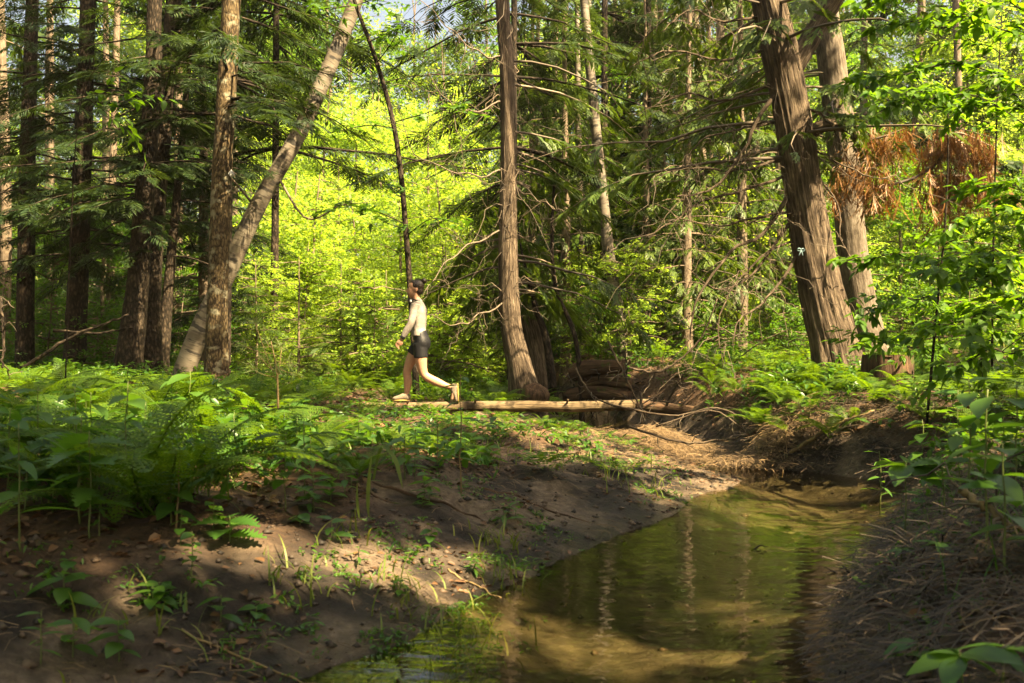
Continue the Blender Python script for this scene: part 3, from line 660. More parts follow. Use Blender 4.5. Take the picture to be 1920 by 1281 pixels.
# young trees round the clearing, sun glow put into their leaf colour
n_ = 0
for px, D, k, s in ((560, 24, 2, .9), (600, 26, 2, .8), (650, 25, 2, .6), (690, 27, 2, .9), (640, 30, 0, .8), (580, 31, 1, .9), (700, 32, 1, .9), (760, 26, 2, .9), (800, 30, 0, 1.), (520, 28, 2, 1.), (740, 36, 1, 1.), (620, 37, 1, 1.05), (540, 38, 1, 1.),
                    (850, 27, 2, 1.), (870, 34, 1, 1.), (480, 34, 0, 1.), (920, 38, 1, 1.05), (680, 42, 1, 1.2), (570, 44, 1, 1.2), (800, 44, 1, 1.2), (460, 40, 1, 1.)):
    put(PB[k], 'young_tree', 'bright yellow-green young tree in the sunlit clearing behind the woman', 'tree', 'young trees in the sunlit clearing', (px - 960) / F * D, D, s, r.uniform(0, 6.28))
PSG = [blob_tree(140 + i, h, w, nl, 'glow', 'farbark', BRO, .20, .10, .02, .4) for i, (h, w, nl) in enumerate(((2.4, 1.3, 300), (1.6, 1.1, 220), (3.4, 1.6, 380)))]  # low saplings in the sun-bright leaf colour
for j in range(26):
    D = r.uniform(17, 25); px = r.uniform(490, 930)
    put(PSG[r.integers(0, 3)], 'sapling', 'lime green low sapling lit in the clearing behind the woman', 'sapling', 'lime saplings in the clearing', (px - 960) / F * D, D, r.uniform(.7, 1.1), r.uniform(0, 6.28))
# the rest of the wood
zones = [('left', 'leafy green tree behind the dark trunks on the left', 'trees behind the dark left trunks', -100, 470), ('mid', 'leafy green tree behind the central cedar and birches', 'trees behind the central cedar', 900, 1250),
         ('right', 'leafy green tree on the slope behind the huge right cedar', 'trees on the right slope', 1250, 2050)]
for zn, lab, grp, a, b in zones:
    for j in range(38 if zn == 'right' else 28):
        D = r.uniform(21, 42) if j < 24 else r.uniform(44, 60); px = r.uniform(a, b); x = (px - 960) / F * D
        k = r.integers(0, 3); s = r.uniform(.8, 1.25) * (1.25 if D > 44 else 1)
        if blocked(x, D, 10): k = 2; s = .8
        put(PG[k] if r.random() < (.75 if zn == 'left' else .45) else PB[k], 'leafy_tree', lab, 'tree', grp, x, D, s, r.uniform(0, 6.28))  # part of the trees take the sun-bright leaf colour to look lit
for j, px in enumerate(range(-80, 2060, 52)):
    D = r.uniform(50, 66)
    put(PG[1] if j % 3 else PB[1], 'leafy_tree', 'tall hazy leafy tree at the very back of the wood', 'tree', 'tall trees at the back of the wood', (px - 960) / F * D, D, r.uniform(1.6, 2.1) * (.9 if px < 140 else 1.1), r.uniform(0, 6.28))
for px, D, z0, lm, nb, sd, lab in ((512, 18, 4.2, 4.2, 55, 401, 'hemlock behind the leaning birch with dark boughs over the clearing'), (958, 17.4, 3.9, 4.2, 72, 402, 'hemlock hidden behind the slim cedar with dark spreading boughs'), (424, 16.2, 4.6, 4.2, 34, 403, 'hemlock hidden behind the lichen mottled trunk'), (1128, 21, 4.6, 3.4, 50, 406, 'hemlock hidden behind the curving birch'), (1210, 21.5, 3.8, 2.8, 50, 404, 'hemlock right of the curving birch')):
    t, p, _ = tree('hemlock_tree', lab, 'tree', [(px, 690, 17), (px + 4, 400, 14), (px + 6, 0, 11)], D, 13.5, 'hembark', .05, 3, 14, 40)
    crown(t, p, z0, 13, lm, nb, sd, HEM, spray=.6, droop=.25, carve=False, per=5, clear=9)
# far trunks, each with its own place
far = [(1276, 645, 24, 23, 'grey trunk straight up beyond the tangle of dead boughs'), (1318, 660, 15, 26, 'thin grey trunk first right of the straight grey trunk'), (1358, 650, 19, 27, 'grey trunk second right of the straight grey trunk'), (1402, 640, 13, 30, 'slim trunk nearest left of the huge cedar, on the slope'), (1458, 600, 26, 31, 'thick hazy trunk far up the slope beside the huge cedar'),
       (1215, 650, 12, 29, 'thin trunk just right of the curving birch'), (1032, 640, 11, 28, 'short-looking pale trunk between cedar and birches'), 
       (205, 660, 14, 24, 'thin trunk between the second and third left trunks'), (100, 660, 13, 26, 'thin trunk between the two leftmost trunks'), (5, 650, 20, 23, 'dark trunk cut by the left frame edge'), (1720, 620, 16, 26, 'thin trunk behind the right leaf screen'), (1800, 600, 14, 24, 'second thin trunk behind the right leaf screen')]
for j, (px, py, w, D, lab) in enumerate(far):
    t, p, _ = tree('forest_tree', lab, 'tree', [(px, py, w * 1.2), (px + r.uniform(-8, 8), py - 250, w), (px + r.uniform(-14, 14), py - 600, w * .85)], D, 17, 'farbark', .05, 3, 14, 40)
    hem = j % 3 != 0
    crown(t, p, 5 if px > 900 else 3.5, 16, 2.6, 40, 200 + j, HEML if hem else CED, 'hemlock' if hem else 'cedar', spray=.75)
for j, (px, D, k, s) in enumerate(((-40, 24, 0, 1.), (90, 27, 1, 1.), (330, 25, 0, 1.), (200, 31, 0, 1.1), (440, 29, 1, .9), (1010, 26, 2, .9), (1180, 27, 1, .9), (1330, 33, 0, 1.), (1240, 24, 2, 1.), (1420, 27, 1, 1.), (1620, 28, 2, 1.1), (1800, 30, 0, 1.1), (1950, 27, 2, 1.1), (380, 20, 1, .85), (1060, 20, 2, .75), (1210, 21, 1, .7), (1290, 19, 2, .7), (1390, 20, 2, .8), (1150, 24, 2, .9), (1330, 23, 1, .8), (1460, 22, 2, .9), (1000, 22, 2, .8))):
    put(PC[k], 'conifer_tree', 'dark needle-leaved tree in the background wood', 'tree', 'background conifers', (px - 960) / F * D, D, s, r.uniform(0, 6.28))
# understorey saplings
for zn, lab, grp, a, b, n_ in (('l', 'low leafy sapling among the dark left trunks', 'saplings among the left trunks', -60, 480, 22), ('m', 'low leafy sapling under the central trees', 'saplings under the central trees', 930, 1260, 16), ('r', 'low leafy sapling on the slope right of the birches', 'saplings on the right slope', 1250, 2000, 30)):
    for j in range(n_):
        D = r.uniform(17.5, 30); px = r.uniform(a, b)
        if 740 < px < 1000 and D < 22: D += 6
        put((PS if zn == 'l' or j % 2 else PSG)[r.integers(0, 3)], 'sapling', lab, 'sapling', grp, (px - 960) / F * D, D, r.uniform(.7, 1.15), r.uniform(0, 6.28))

# unseen trees added beside and behind the photographer to shade the stream
r = np.random.default_rng(303); n_ = 0
spots = [(4.2, 1.9), (7.5, 5.5), (9.5, 9.5), (12, 13), (8.5, -1), (13, 4), (5.5, -5), (12, -5), (17, 9), (16, -1), (1, -6), (-5, -2), (-8, 4), (-9.5, 9), (20, 4), (9, -10), (-3, -9), (22, 12), (-13, 13), (-14, 6), (19, -7), (-16, 19), (6.6, 2.8), (10.8, 2.2), (14.8, 12.0), (11, 7), (18, 0), (6, -2.5), (8.2, -4.5), (3.2, -3), (7.2, .6), (10, -2.2), (5.2, -1.2), (5.8, 8.4), (4.4, -4.2), (2.6, -.6)]
for x, y in spots:
    h = r.uniform(15, 20); w = r.uniform(2.6, 3.8); g, fo = Geo(), Geo()
    p = wig(np.array([x, y, gz(x, y) - .2]), (r.normal(0, .03), r.normal(0, .03), 1), h, 24, r, .03); O, Dd, S = [], [], []
    g.tube(p, np.linspace(r.uniform(.14, .24), .03, 24), 14, bark_disp(.06, 3, .1, x * 3), False)
    for _ in range(34):
        z = h * r.uniform(.38, .97); k = min(23, int(z / h * 23)); a = r.uniform(0, 6.28); L = w * (1.1 - .6 * (z / h - .38)) * r.uniform(.5, 1.05)
        q = wig(p[k], (math.cos(a), math.sin(a), r.uniform(.05, .45)), L, 7, r, .12, .25)
        if not sunny(q, 1.0, .05).any(): g.tube(q, np.linspace(.035, .008, 7), 4, cap=False)
        for _ in range(31):
            O.append(q[r.integers(1, 7)] + r.normal(0, 1, 3) * (.5, .5, .3)); Dd.append((r.normal(), r.normal(), r.uniform(-.3, .2))); S.append(r.uniform(.4, .65))
    stamp(fo, BROC, O, Dd, S, .6, r, True)
    root = thing('shade_tree', 'tall leafy tree outside the picture whose crown shades the stream', 'tree', (x, y, gz(x, y)), 'canopy trees round the stream')
    g.build('trunk', M['farbark'], root, True); tag(fo.build('crown', M['broad'], root), kind='stuff')

for j in range(46):      # unseen trees added round the photographer to block low sky light
    a = r.uniform(-2.75, 2.75) - math.pi / 2; R_ = r.uniform(15, 34); x, y = R_ * math.cos(a), 4 + R_ * math.sin(a)
    if abs(x) < (y + 3) * .6 or blocked(x, y, 15): continue
    put(PG[j % 2], 'shade_tree', 'leafy tree of the wood behind and beside the photographer', 'tree', 'wood round the photographer', x, y, r.uniform(1.2, 1.6), r.uniform(0, 6.28))
# ------------------------------------------------------------------ log bridge, stump, debris
LOGZ = .39
lg = thing('log_bridge', 'pale fallen log lying across the stream under the woman', 'log', P(950, 765, 13.5))
g = Geo(); q = spline([(-2.05, 13.55, LOGZ - .085), (-1, 13.5, LOGZ - .075), (.4, 13.5, LOGZ - .07), (1.85, 13.42, LOGZ - .05)], 60)
q[:, 2] += .018 * fbm(q[:, 0] * 1.3, 0 * q[:, 0], 2); q[:, 1] += .05 * fbm(q[:, 0], 0 * q[:, 0], 5); g.tube(q, np.linspace(.064, .08, 60) * (1 + .12 * fbm(q[:, 0] * 3, 0 * q[:, 0], 9)), 24, bark_disp(.05, 2, .05, 3.3)); g.build('log', M['logwood'], lg, True)
g = Geo(); r = np.random.default_rng(6)
for k in (12, 27, 44): g.tube(wig(q[k] + (0, -.03, .04), (r.normal(0, .3), -.8, .5), .12, 4, r, .1), np.linspace(.018, .01, 4), 7)
g.build('branch_stub', M['logwood'], lg)
lg = thing('fallen_log', 'second weathered log end lying right of the log bridge', 'log', P(1260, 770, 12.6))
g = Geo(); g.tube(spline([P(1195, 762, 13.1), P(1260, 768, 12.9), P(1330, 775, 12.6)], 20), np.linspace(.085, .07, 20), 16, bark_disp(.06, 2, .1, 9)); g.build('log', M['rotten'], lg, True)

sx, sy = P(1665, 0, 11)[:2]; sz = gz(sx, sy)
st = thing('tree_stump', 'mossy cut stump beside the huge cedar', 'stump', (sx, sy, sz))
g = Geo(); q = spline([(sx, sy, sz - .12), (sx, sy, sz + .1), (sx, sy, sz + .42)], 16)
def sd_(th, L): return bark_disp(.07, 4, .2, 5)(th, L) * (1 + .25 * np.exp(-L / .15) * (1 + .5 * np.cos(5 * th))) * (1 - .0 * L)
g.tube(q, np.linspace(.29, .262, 16), 44, sd_, False); g.build('bark', M['rotten'], st, True)
g = Geo(); th = np.linspace(0, 2 * math.pi, 33)[:-1]
rings = [np.stack([np.cos(th) * k * .26 + sx, np.sin(th) * k * .26 + sy, sz + .41 + .05 * fbm(np.cos(th) * k * 3, np.sin(th) * k * 3, 1) + .02 * (1 - k)], -1) for k in (1, .7, .4, .15, .02)]
V = np.vstack(rings); i = (np.arange(4)[:, None] * 32 + np.arange(32)[None]); j = (np.arange(4)[:, None] * 32 + (np.arange(32)[None] + 1) % 32)
g.add(V, np.stack([i, j, j + 32, i + 32], -1).reshape(-1, 4)); g.build('cut_top', M['rotten'], st, True)
mg = Geo(); r = np.random.default_rng(15); n = 900; a = r.uniform(0, 6.28, n); k = np.sqrt(r.random(n)) * .25
stamp(mg, [dia(.5)], np.stack([sx + np.cos(a) * k, sy + np.sin(a) * k, sz + .42 + 0 * a], -1), np.stack([r.normal(size=n), r.normal(size=n), np.full(n, .9)], -1), r.uniform(.02, .05, n), 1, r, False)
tag(mg.build('moss', M['fern'], st), kind='stuff')

# root mound with rotten logs beneath the curving birch
rm = thing('root_mound', 'rotting upturned root mound right of the slim cedar', 'root mound', P(1130, 740, 16))
r = np.random.default_rng(16)
for a, ra in (([(1075, 700), (1110, 690), (1170, 688)], .13), ([(1085, 725), (1130, 715), (1185, 722)], .11), ([(1060, 742), (1120, 735), (1180, 745)], .12), ([(1110, 705), (1140, 730), (1180, 738)], .09)):
    g = Geo(); q = spline([P(x, y, 16 - .25 * j) for j, (x, y) in enumerate(a)], 20); g.tube(q, ra * np.linspace(1, .8, 20), 20, bark_disp(.14, 3, .2, r.uniform(0, 60))); g.build('rotten_log', M['rotten'], rm, True)
g = Geo(); cen = P(1140, 735, 16)
for _ in range(90): g.tube(wig(cen + r.normal(0, .25, 3) * (1.3, .7, .6), r.normal(0, 1, 3) * (1, .6, .8) + (0, -.3, .3), r.uniform(.2, .9), 8, r, .5, .4), np.linspace(.016, .004, 8), 5, cap=False)
tag(g.build('roots', M['root'], rm), kind='stuff')
def boulder(name, label, cat, c, s, mat, sd):
    u, v = np.meshgrid(np.linspace(0, 2 * math.pi, 40, endpoint=False), np.linspace(.02, math.pi - .02, 22)); d = np.stack([np.cos(u) * np.sin(v), np.sin(u) * np.sin(v), np.cos(v)], -1).reshape(-1, 3)
    k = 1 + .25 * fbm(d[:, 0] * 1.5 + sd, d[:, 1] * 1.5, d[:, 2] * 1.5); V = d * k[:, None] * np.array(s) + c
    i = (np.arange(21)[:, None] * 40 + np.arange(40)[None]); j = (np.arange(21)[:, None] * 40 + (np.arange(40)[None] + 1) % 40)
    g = Geo(); g.add(V, np.stack([i, i + 40, j + 40, j], -1).reshape(-1, 4), None, V); return tag(g.build(name, M[mat], None, True), label, cat)
boulder('mossy_hummock', 'dark mossy hummock at the foot of the slim cedar', 'hummock', P(1003, 742, 14.7), (.22, .2, .19), 'rotten', 2)

# sticks crossing the far end of the stream
r = np.random.default_rng(17)
sticks = [([(1140, 640), (1165, 690), (1205, 770), (1240, 800)], 11.5, .014, 'pale forked stick leaning up from the debris'), ([(1080, 690), (1110, 740), (1160, 765), (1210, 770)], 12.5, .014, 'bent grey stick in front of the root mound'), ([(1150, 760), (1260, 780), (1340, 765), (1400, 790), (1450, 830)], 11, .013, 'long arched twig spanning the stream end'),
          ([(1200, 735), (1205, 800), (1215, 815)], 11.6, .02, 'upright stub standing in the pine straw'), ([(1230, 800), (1330, 770), (1385, 800), (1420, 840)], 10.6, .010, 'thin hooked twig over the water'), ([(1180, 800), (1280, 830), (1350, 825), (1420, 815)], 10.4, .014, 'grey stick lying at the water edge'),
          ([(1250, 760), (1270, 720), (1290, 690)], 12.4, .018, 'dark leaning stub behind the arched twig'), ([(1180, 690), (1240, 695), (1310, 640), (1345, 560)], 12.8, .018, 'sagging branch hung low from the huge cedar'), ([(1480, 850), (1560, 800), (1640, 770)], 9.4, .02, 'root lying down the far bank below the stump'),
          ([(1800, 918), (1850, 955), (1925, 1000)], 3.9, .017, 'pale stick lying on the near right bank'), ([(1350, 700), (1430, 640), (1500, 610)], 14.5, .012, 'pale fallen stick on the slope left of the huge cedar'), ([(40, 690), (120, 640), (190, 610), (240, 590)], 16, .035, 'fallen dark branch slanting between the left trunks'),
          ([(100, 620), (170, 625), (250, 615)], 16.5, .03, 'fallen branch lying level behind the left trunks'), ([(0, 560), (8, 620), (4, 690)], 12, .03, 'curved dead limb at the left frame edge'), ([(840, 1060), (900, 1000), (940, 960)], 4.9, .006, 'thin twig lying on the sunlit sand'), ([(340, 1170), (600, 1090), (720, 1085)], 3.6, .005, 'long thin twig across the near mud')]
def px_left(a): return a[0][0] < 250
for a, D, ra, lab in sticks:
    q = spline([P(x, y, D - .12 * j) for j, (x, y) in enumerate(a)], 22)
    if D < 6: q[:, 2] = np.maximum(H(q[:, 0], q[:, 1]) + ra * .8, 0) if D != 3.9 else q[:, 2]
    q[1:-1] += r.normal(0, ra * .35, (20, 3)); root = thing('stick', lab, 'stick', q[0]); g = Geo(); g.tube(q, np.linspace(ra, ra * .45, 22), 8, bark_disp(.08, 2, 0, ra * 999)); g.build('stem', M['hembark'] if px_left(a) else M['cedarbark'] if D > 10 else M['drystem'], root, True)
    if ra > .009 and D < 14:
        g = Geo(); twigs(g, q, 5, (.12, .5), ra * .4, r, (0, 0, .1), 1, .4); g.build('twigs', M['twig'], root)

# snags in the stream
for px, py, n, lab in ((1390, 1030, 6, 'dark snag of twigs breaking the water in midstream'), (1285, 995, 3, 'tiny twig poking from the water above the midstream snag'), (1590, 1080, 16, 'black rotten snag at the right water edge')):
    D = CAM_Z * F / (py - 640.5); c = P(px, py, D); root = thing('snag', lab, 'snag', c); g = Geo()
    for _ in range(n): g.tube(wig(c + r.normal(0, .05, 3) * (1.2, .8, .2) - (0, 0, .02), (r.normal(), r.normal() * .5, abs(r.normal(0, .12))), r.uniform(.05, .14), 6, r, .4, .2), np.linspace(.007, .002, 6), 5)
    g.build('twigs', M['root'], root)
r2 = np.random.default_rng(99)
for k, (px, py, lab) in enumerate(((1090, 830, 'root snaking over the far mud'), (640, 935, 'root running along the edge of the fern bed'), (420, 930, 'thin root exposed under the left ferns'), (820, 930, 'root crossing the mud above the sunlit sand'), (1000, 905, 'short root half buried in the mud'), (200, 1010, 'dark root on the left mud'))):
    D = (CAM_Z - .3) * F / (py - 640); c = P(px, py, D)[:2]; a = r2.uniform(-.5, .5); s_ = np.linspace(-.5, .5, 22); L_ = r2.uniform(.5, 1.0)
    x = c[0] + np.cos(a) * s_ * L_ + .03 * np.sin(s_ * 9 + k); y = c[1] + np.sin(a) * s_ * L_ + .04 * np.sin(s_ * 7 + 2 * k); q = np.stack([x, y, np.maximum(H(x, y), 0) + .004 - .02 * (np.abs(s_) * 2) ** 4], -1)
    root = thing('exposed_root', lab, 'root', q[0]); g = Geo(); g.tube(q, np.linspace(.013, .005, 22), 8, bark_disp(.1, 2, 0, k)); g.build('root', M['rotten'], root, True)
# pine straw, rootlets and litter on the banks
def strands(name, label, cat, spots, mat, L, w, r, lift=.02, tilt=.25):
    g = Geo(); spots = np.asarray(spots); n = len(spots); a = r.uniform(0, 6.28, n); ln = r.uniform(*L, n)
    d = np.stack([np.cos(a), np.sin(a), r.normal(0, tilt, n)], -1); bend = r.normal(0, .35, n)
    for k in range(3):
        pass
    s = np.linspace(0, 1, 4); side = np.stack([-np.sin(a), np.cos(a), 0 * a], -1)
    V = spots[:, None] + d[:, None] * (s[None, :, None] - .5) * ln[:, None, None] + side[:, None] * (bend[:, None] * (s - .5) ** 2 * ln[:, None])[..., None]
    V[..., 2] -= (ln[:, None] * .5 * (s - .5) ** 2)
    wv = nrm(np.cross(d, np.array([0, -.5, 1.0])))[:, None] * (w * r.uniform(.6, 1.3, n))[:, None, None]
    VV = np.concatenate([V - wv, V + wv], 1).reshape(-1, 3); b = (np.arange(n) * 8)[:, None, None]
    Q = (np.array([(0, 1, 5, 4), (1, 2, 6, 5), (2, 3, 7, 6)])[None] + b).reshape(-1, 4); g.add(VV, Q)
    return tag(g.build(name, M[mat]), label, cat, kind='stuff')
r = np.random.default_rng(18)
def on_ground(x, y, up=0.0): return np.stack([x, y, H(x, y) + up], -1)
# mound of straw by the stream end
n = 4200; cx, cy_ = P(1240, 0, 10.9)[:2]; x = r.normal(cx, .32, n); y = r.normal(cy_, .35, n); z = np.maximum(H(x, y), 0) + .22 * np.exp(-((x - cx) / .5) ** 2 - ((y - cy_) / .4) ** 2) * r.random(n) + .01
A = np.stack([x, y, z], -1)
n = 1300; cx, cy_ = P(1445, 0, 9.55)[:2]; x = r.normal(cx, .28, n); y = r.normal(cy_, .14, n); z = np.maximum(H(x, y), 0) + .12 * r.random(n); A = np.vstack([A, np.stack([x, y, z], -1)])
x = U(0, 1.7, 1500); y = U(8.5, 11, 1500); A = np.vstack([A, on_ground(x, y, .012)])
strands('pine_straw', 'tan heap of dry straw at the far end of the stream', 'straw', A, 'straw', (.12, .34), .0019, r)
x, y = U(.9, 4.5, 14000), U(3, 9.2, 14000); dl, dr, ins = shore(x, y); m = (~ins) & (dr < dl) & (dr < 1.5) & (y < 8.6); x, y, dr = x[m], y[m], dr[m]
A = on_ground(x, y, .012); A[:, 2] += r.random(len(A)) * .06
x, y = U(.9, 3.6, 16000), U(2.3, 6.4, 16000); dl, dr, ins = shore(x, y); m = (~ins) & (dr < dl) & (dr < 1.9); B_ = on_ground(x[m], y[m], .008); B_[:, 2] += r.random(len(B_)) ** 2 * .09
x, y = U(2.2, 4.4, 9000), U(8.2, 11.2, 9000); dl, dr, ins = shore(x, y); m = (~ins) & (dr < dl) & (dr < .9); E_ = on_ground(x[m], y[m], .006); E_[:, 2] += r.random(len(E_)) * .05
A = np.vstack([A, B_[::2], B_[1::2], E_])
strands('bank_rootlets', 'dark tangled rootlets and straw covering the right bank', 'rootlets', A[::2], 'root', (.10, .40), .0022, r, tilt=.3)
strands('bank_straw', 'dry brown straw strewn over the right bank', 'straw', A[1::7], 'straw', (.06, .2), .0013, r)
x, y = U(-3.5, 2, 9000), U(3, 11, 9000); dl, dr, ins = shore(x, y); m = (~ins) & (dl < dr) & (dl < 2.6) & (fbm(x * 1.2, y * 1.2, 4) > -.05); A = on_ground(x[m], y[m], .008)
strands('sand_straw', 'wisps of dry straw scattered on the left mud bank', 'straw', A, 'straw', (.05, .2), .0013, r, tilt=.06)
# fallen brown leaves
g = Geo(); x, y = U(-9, 9, 21000), 2.2 + 24 * r.random(21000) ** 1.3; dl, dr, ins = shore(x, y); d = np.minimum(dl, dr)
m = (~ins) & (d > np.where(dl < dr, 1.0, .15)) ; x, y = x[m], y[m]; n = len(x); a = r.uniform(0, 6.28, n)
stamp(g, [leaf_t(.75, .1, .25)], on_ground(x, y, .015), np.stack([np.cos(a), np.sin(a), r.normal(0, .25, n)], -1), r.uniform(.04, .09, n), .6, r, False)
tag(g.build('leaf_litter', M['litter']), 'brown fallen leaves lying on the forest floor', 'leaf litter', kind='stuff')
g = Geo(); x, y = U(-2.4, 2, 7000), U(3, 11, 7000); dl, dr, ins = shore(x, y); m = (~ins) & (dl < dr) & (dl < 2.2) & (fbm(x * 2, y * 2, 8) > .12); x, y = x[m], y[m]; n = len(x); a = r.uniform(0, 6.28, n)
stamp(g, [leaf_t(.6, .1, .25)], on_ground(x, y, .006), np.stack([np.cos(a), np.sin(a), r.normal(0, .15, n)], -1), r.uniform(.015, .06, n), .5, r, False)
tag(g.build('mud_litter', M['litter']), 'small dark leaf scraps stuck to the left mud bank', 'leaf litter', kind='stuff')
# dark mud crumbs and pebbles on the near mud
g = Geo(); x, y = U(-2.2, 1.8, 5000), U(3, 9, 5000); dl, dr, ins = shore(x, y); m = (~ins) & (dl < 1.4) & (dl < dr); x, y = x[m], y[m]; n = len(x)
ov = np.array([(1, 0, 0), (-1, 0, 0), (0, 1, 0), (0, -1, 0), (0, 0, .7), (0, 0, -.7)], float); oq = np.array([(0, 2, 4), (2, 1, 4), (1, 3, 4), (3, 0, 4), (2, 0, 5), (1, 2, 5), (3, 1, 5), (0, 3, 5)])
sc = .003 + .028 * r.random(n) ** 4; A = on_ground(x, y, .003)
g.add(((ov[None] * (1 + r.normal(0, .25, (n, 6, 1)))) * sc[:, None, None] + A[:, None]).reshape(-1, 3), None, (oq[None] + (np.arange(n) * 6)[:, None, None]).reshape(-1, 3))
x, y = U(-1, 3.2, 600), U(3.2, 9.5, 600); ins = inside(x, y); x, y = x[ins], y[ins]; n = len(x); gs = Geo(); sc = .006 + .03 * r.random(n) ** 3; A2 = np.stack([x, y, H(x, y) + .002], -1)
gs.add(((ov[None] * (1 + r.normal(0, .25, (n, 6, 1)))) * sc[:, None, None] + A2[:, None]).reshape(-1, 3), None, (oq[None] + (np.arange(n) * 6)[:, None, None]).reshape(-1, 3))
tag(gs.build('bed_pebbles', M['root']), 'dark pebbles and bits lying on the stream bed', 'pebbles', kind='stuff')
tag(g.build('mud_crumbs', M['root']), 'dark crumbs of mud and pebbles on the left bank', 'mud crumbs', kind='stuff')

# ------------------------------------------------------------------ ferns
def frond(r, npair=22, fine=True):
    s = np.linspace(0, 1, 30); ax = np.stack([.75 * s, .06 * np.sin(s * 3) * r.uniform(-1, 1), .78 * s - .50 * s ** 2.2], -1)
    rg = Geo(); rg.tube(ax, np.linspace(.006, .0015, 30), 4, cap=False); ts = [(rg.v[0], rg.q[0])]
    tan = nrm(np.gradient(ax, axis=0))
    for s_ in np.linspace(.16, .985, npair):
        k = s_ * 29; i = min(int(k), 28); o = ax[i] + (ax[i + 1] - ax[i]) * (k - i); t = tan[i]; lat = nrm(np.cross((0, 0, 1), t)); up = np.cross(t, lat)
        ln = .23 * (math.sin(min(1, (s_ - .08) / .38) * math.pi / 2)) * (1 - s_) ** .55 * r.uniform(.85, 1.1) + .012
        for sd in (-1, 1):
            d = nrm(lat * sd + t * .42 - up * .18 + r.normal(0, .06, 3))
            if fine:
                m = max(3, int(ln / .022))
                for q in range(m):
                    f = q / m; oo = o + d * ln * f; w = .034 * (1 - f) ** .7 + .006
                    for s2 in (-1, 1):
                        d2 = nrm(np.cross(up, d) * s2 + d * .45); ts.append(place(dia(.5), frames(d2[None], None, up)[0], oo, w))
            else:
                ts.append(place(dia(.36), frames(d[None], None, up)[0], o, ln))
    return join(ts)
r = np.random.default_rng(31)
FR = [frond(r) for _ in range(3)]; FRL = [frond(r, 10, False) for _ in range(3)]
def tmesh(t, name, mat):
    g = Geo(); g.add(t[0], t[1]); return g.mesh(name, mat)
FRme = [tmesh(t, 'frond', M['fern']) for t in FR]
def fern(x, y, s, lab, grp, n=None, r=r):
    root = thing('fern', lab, 'fern', (x, y, gz(x, y) - .01), grp); n = n or r.integers(5, 9); a0 = r.uniform(0, 6.28)
    for k in range(n):
        o = bpy.data.objects.new('frond', FRme[r.integers(0, 3)]); C.objects.link(o); o.parent = root; f = s * r.uniform(.75, 1.15)
        o.rotation_euler = (r.normal(0, .12), r.normal(-.05, .18), a0 + k * 6.283 / n + r.normal(0, .2)); o.scale = (f, f, f)
    return root
def hcap(x, y, h):   # plants before the log stay low so that it shows
    m = (x > -2.3) & (x < 2.2) & (y > 8) & (y < 13.9); h = np.where(m, np.minimum(h, .24), h); m2 = (x / y > -.20) & (x / y < .13) & (y > 5.2) & (y <= 8); return np.where(m2, np.minimum(h, .42), h)
fz = [('feathery fern in the dense bed on the left bank', 'ferns on the left bank', 56, (-3.8, -.6), (4.4, 8.2), (.6, 1.0)), ('fern growing under the dark trunks on the left', 'ferns under the left trunks', 34, (-7, -2.2), (8.2, 14), (.6, .9)),
      ('low fern in front of the log bridge', 'low ferns before the log', 26, (-2.0, .9), (8, 13), (.25, .34)), ('fern behind the log bridge', 'ferns behind the log', 26, (-3, 1.5), (14, 18), (.5, .8)),
      ('sunlit fern before the huge cedar', 'ferns before the huge cedar', 44, (2.2, 5.2), (9.8, 16), (.45, .75)), ('fern on the right bank near the stump', 'ferns on the right bank', 30, (3.4, 5.5), (6.5, 10), (.4, .65)), ('fern along the top of the far bank', 'ferns on the far bank', 40, (2.2, 4.6), (9.2, 11.6), (.35, .55))]
for lab, grp, n, xr, yr, sr in fz:
    k = 0
    while k < n:
        x, y = r.uniform(*xr), r.uniform(*yr); dl, dr, ins = shore(np.array([x]), np.array([y])); 
        lim = 1.15 if dl[0] < dr[0] and y < 9.5 else .2 if grp == 'ferns on the far bank' else .35
        if ins[0] or min(dl[0], dr[0]) < lim or (3.55 < x < 4.6 and 9.4 < y < 11.3) or (x - pG[0][0]) ** 2 + (y - pG[0][1]) ** 2 < .3: continue
        fern(x, y, float(hcap(np.array(x), np.array(y), r.uniform(*sr))), lab, grp); k += 1
# the fern sea farther back
g = Geo(); O, Dd, S = [], [], []
x = r.uniform(-16, 16, 3800); y = 7 + 24 * r.random(3800) ** 1.2; dl, dr, ins = shore(x, y); m = (~ins) & (np.minimum(dl, dr) > .5) & (np.abs(x) < y * .56 + .5) & ~((x > 3.5) & (x < 4.6) & (y > 9.4) & (y < 11.3)) & (fbm(x * .5, y * .5, 9) > -.22)
x, y = x[m], y[m]; sc = hcap(x, y, r.uniform(.35, .75, len(x))); zz = H(x, y)
for k in range(5):
    a = r.uniform(0, 6.28, len(x)); Mx = rotz(a) * (sc * r.uniform(.75, 1.15, len(x)))[:, None, None]; j = r.integers(0, 3, len(x))
    for q in range(3): g.scatter(FRL[q][0][120:], FRL[q][1][30 * 4 - 4:] - 120, Mx[j == q], np.stack([x, y, zz], -1)[j == q])
tag(g.build('fern_sea', M['fern']), 'sea of ferns covering the forest floor between the trees', 'ferns', kind='stuff')
HRB = [leaf_cluster(r, 7, w_, .7, .5) for w_ in (.28, .4, .55)]
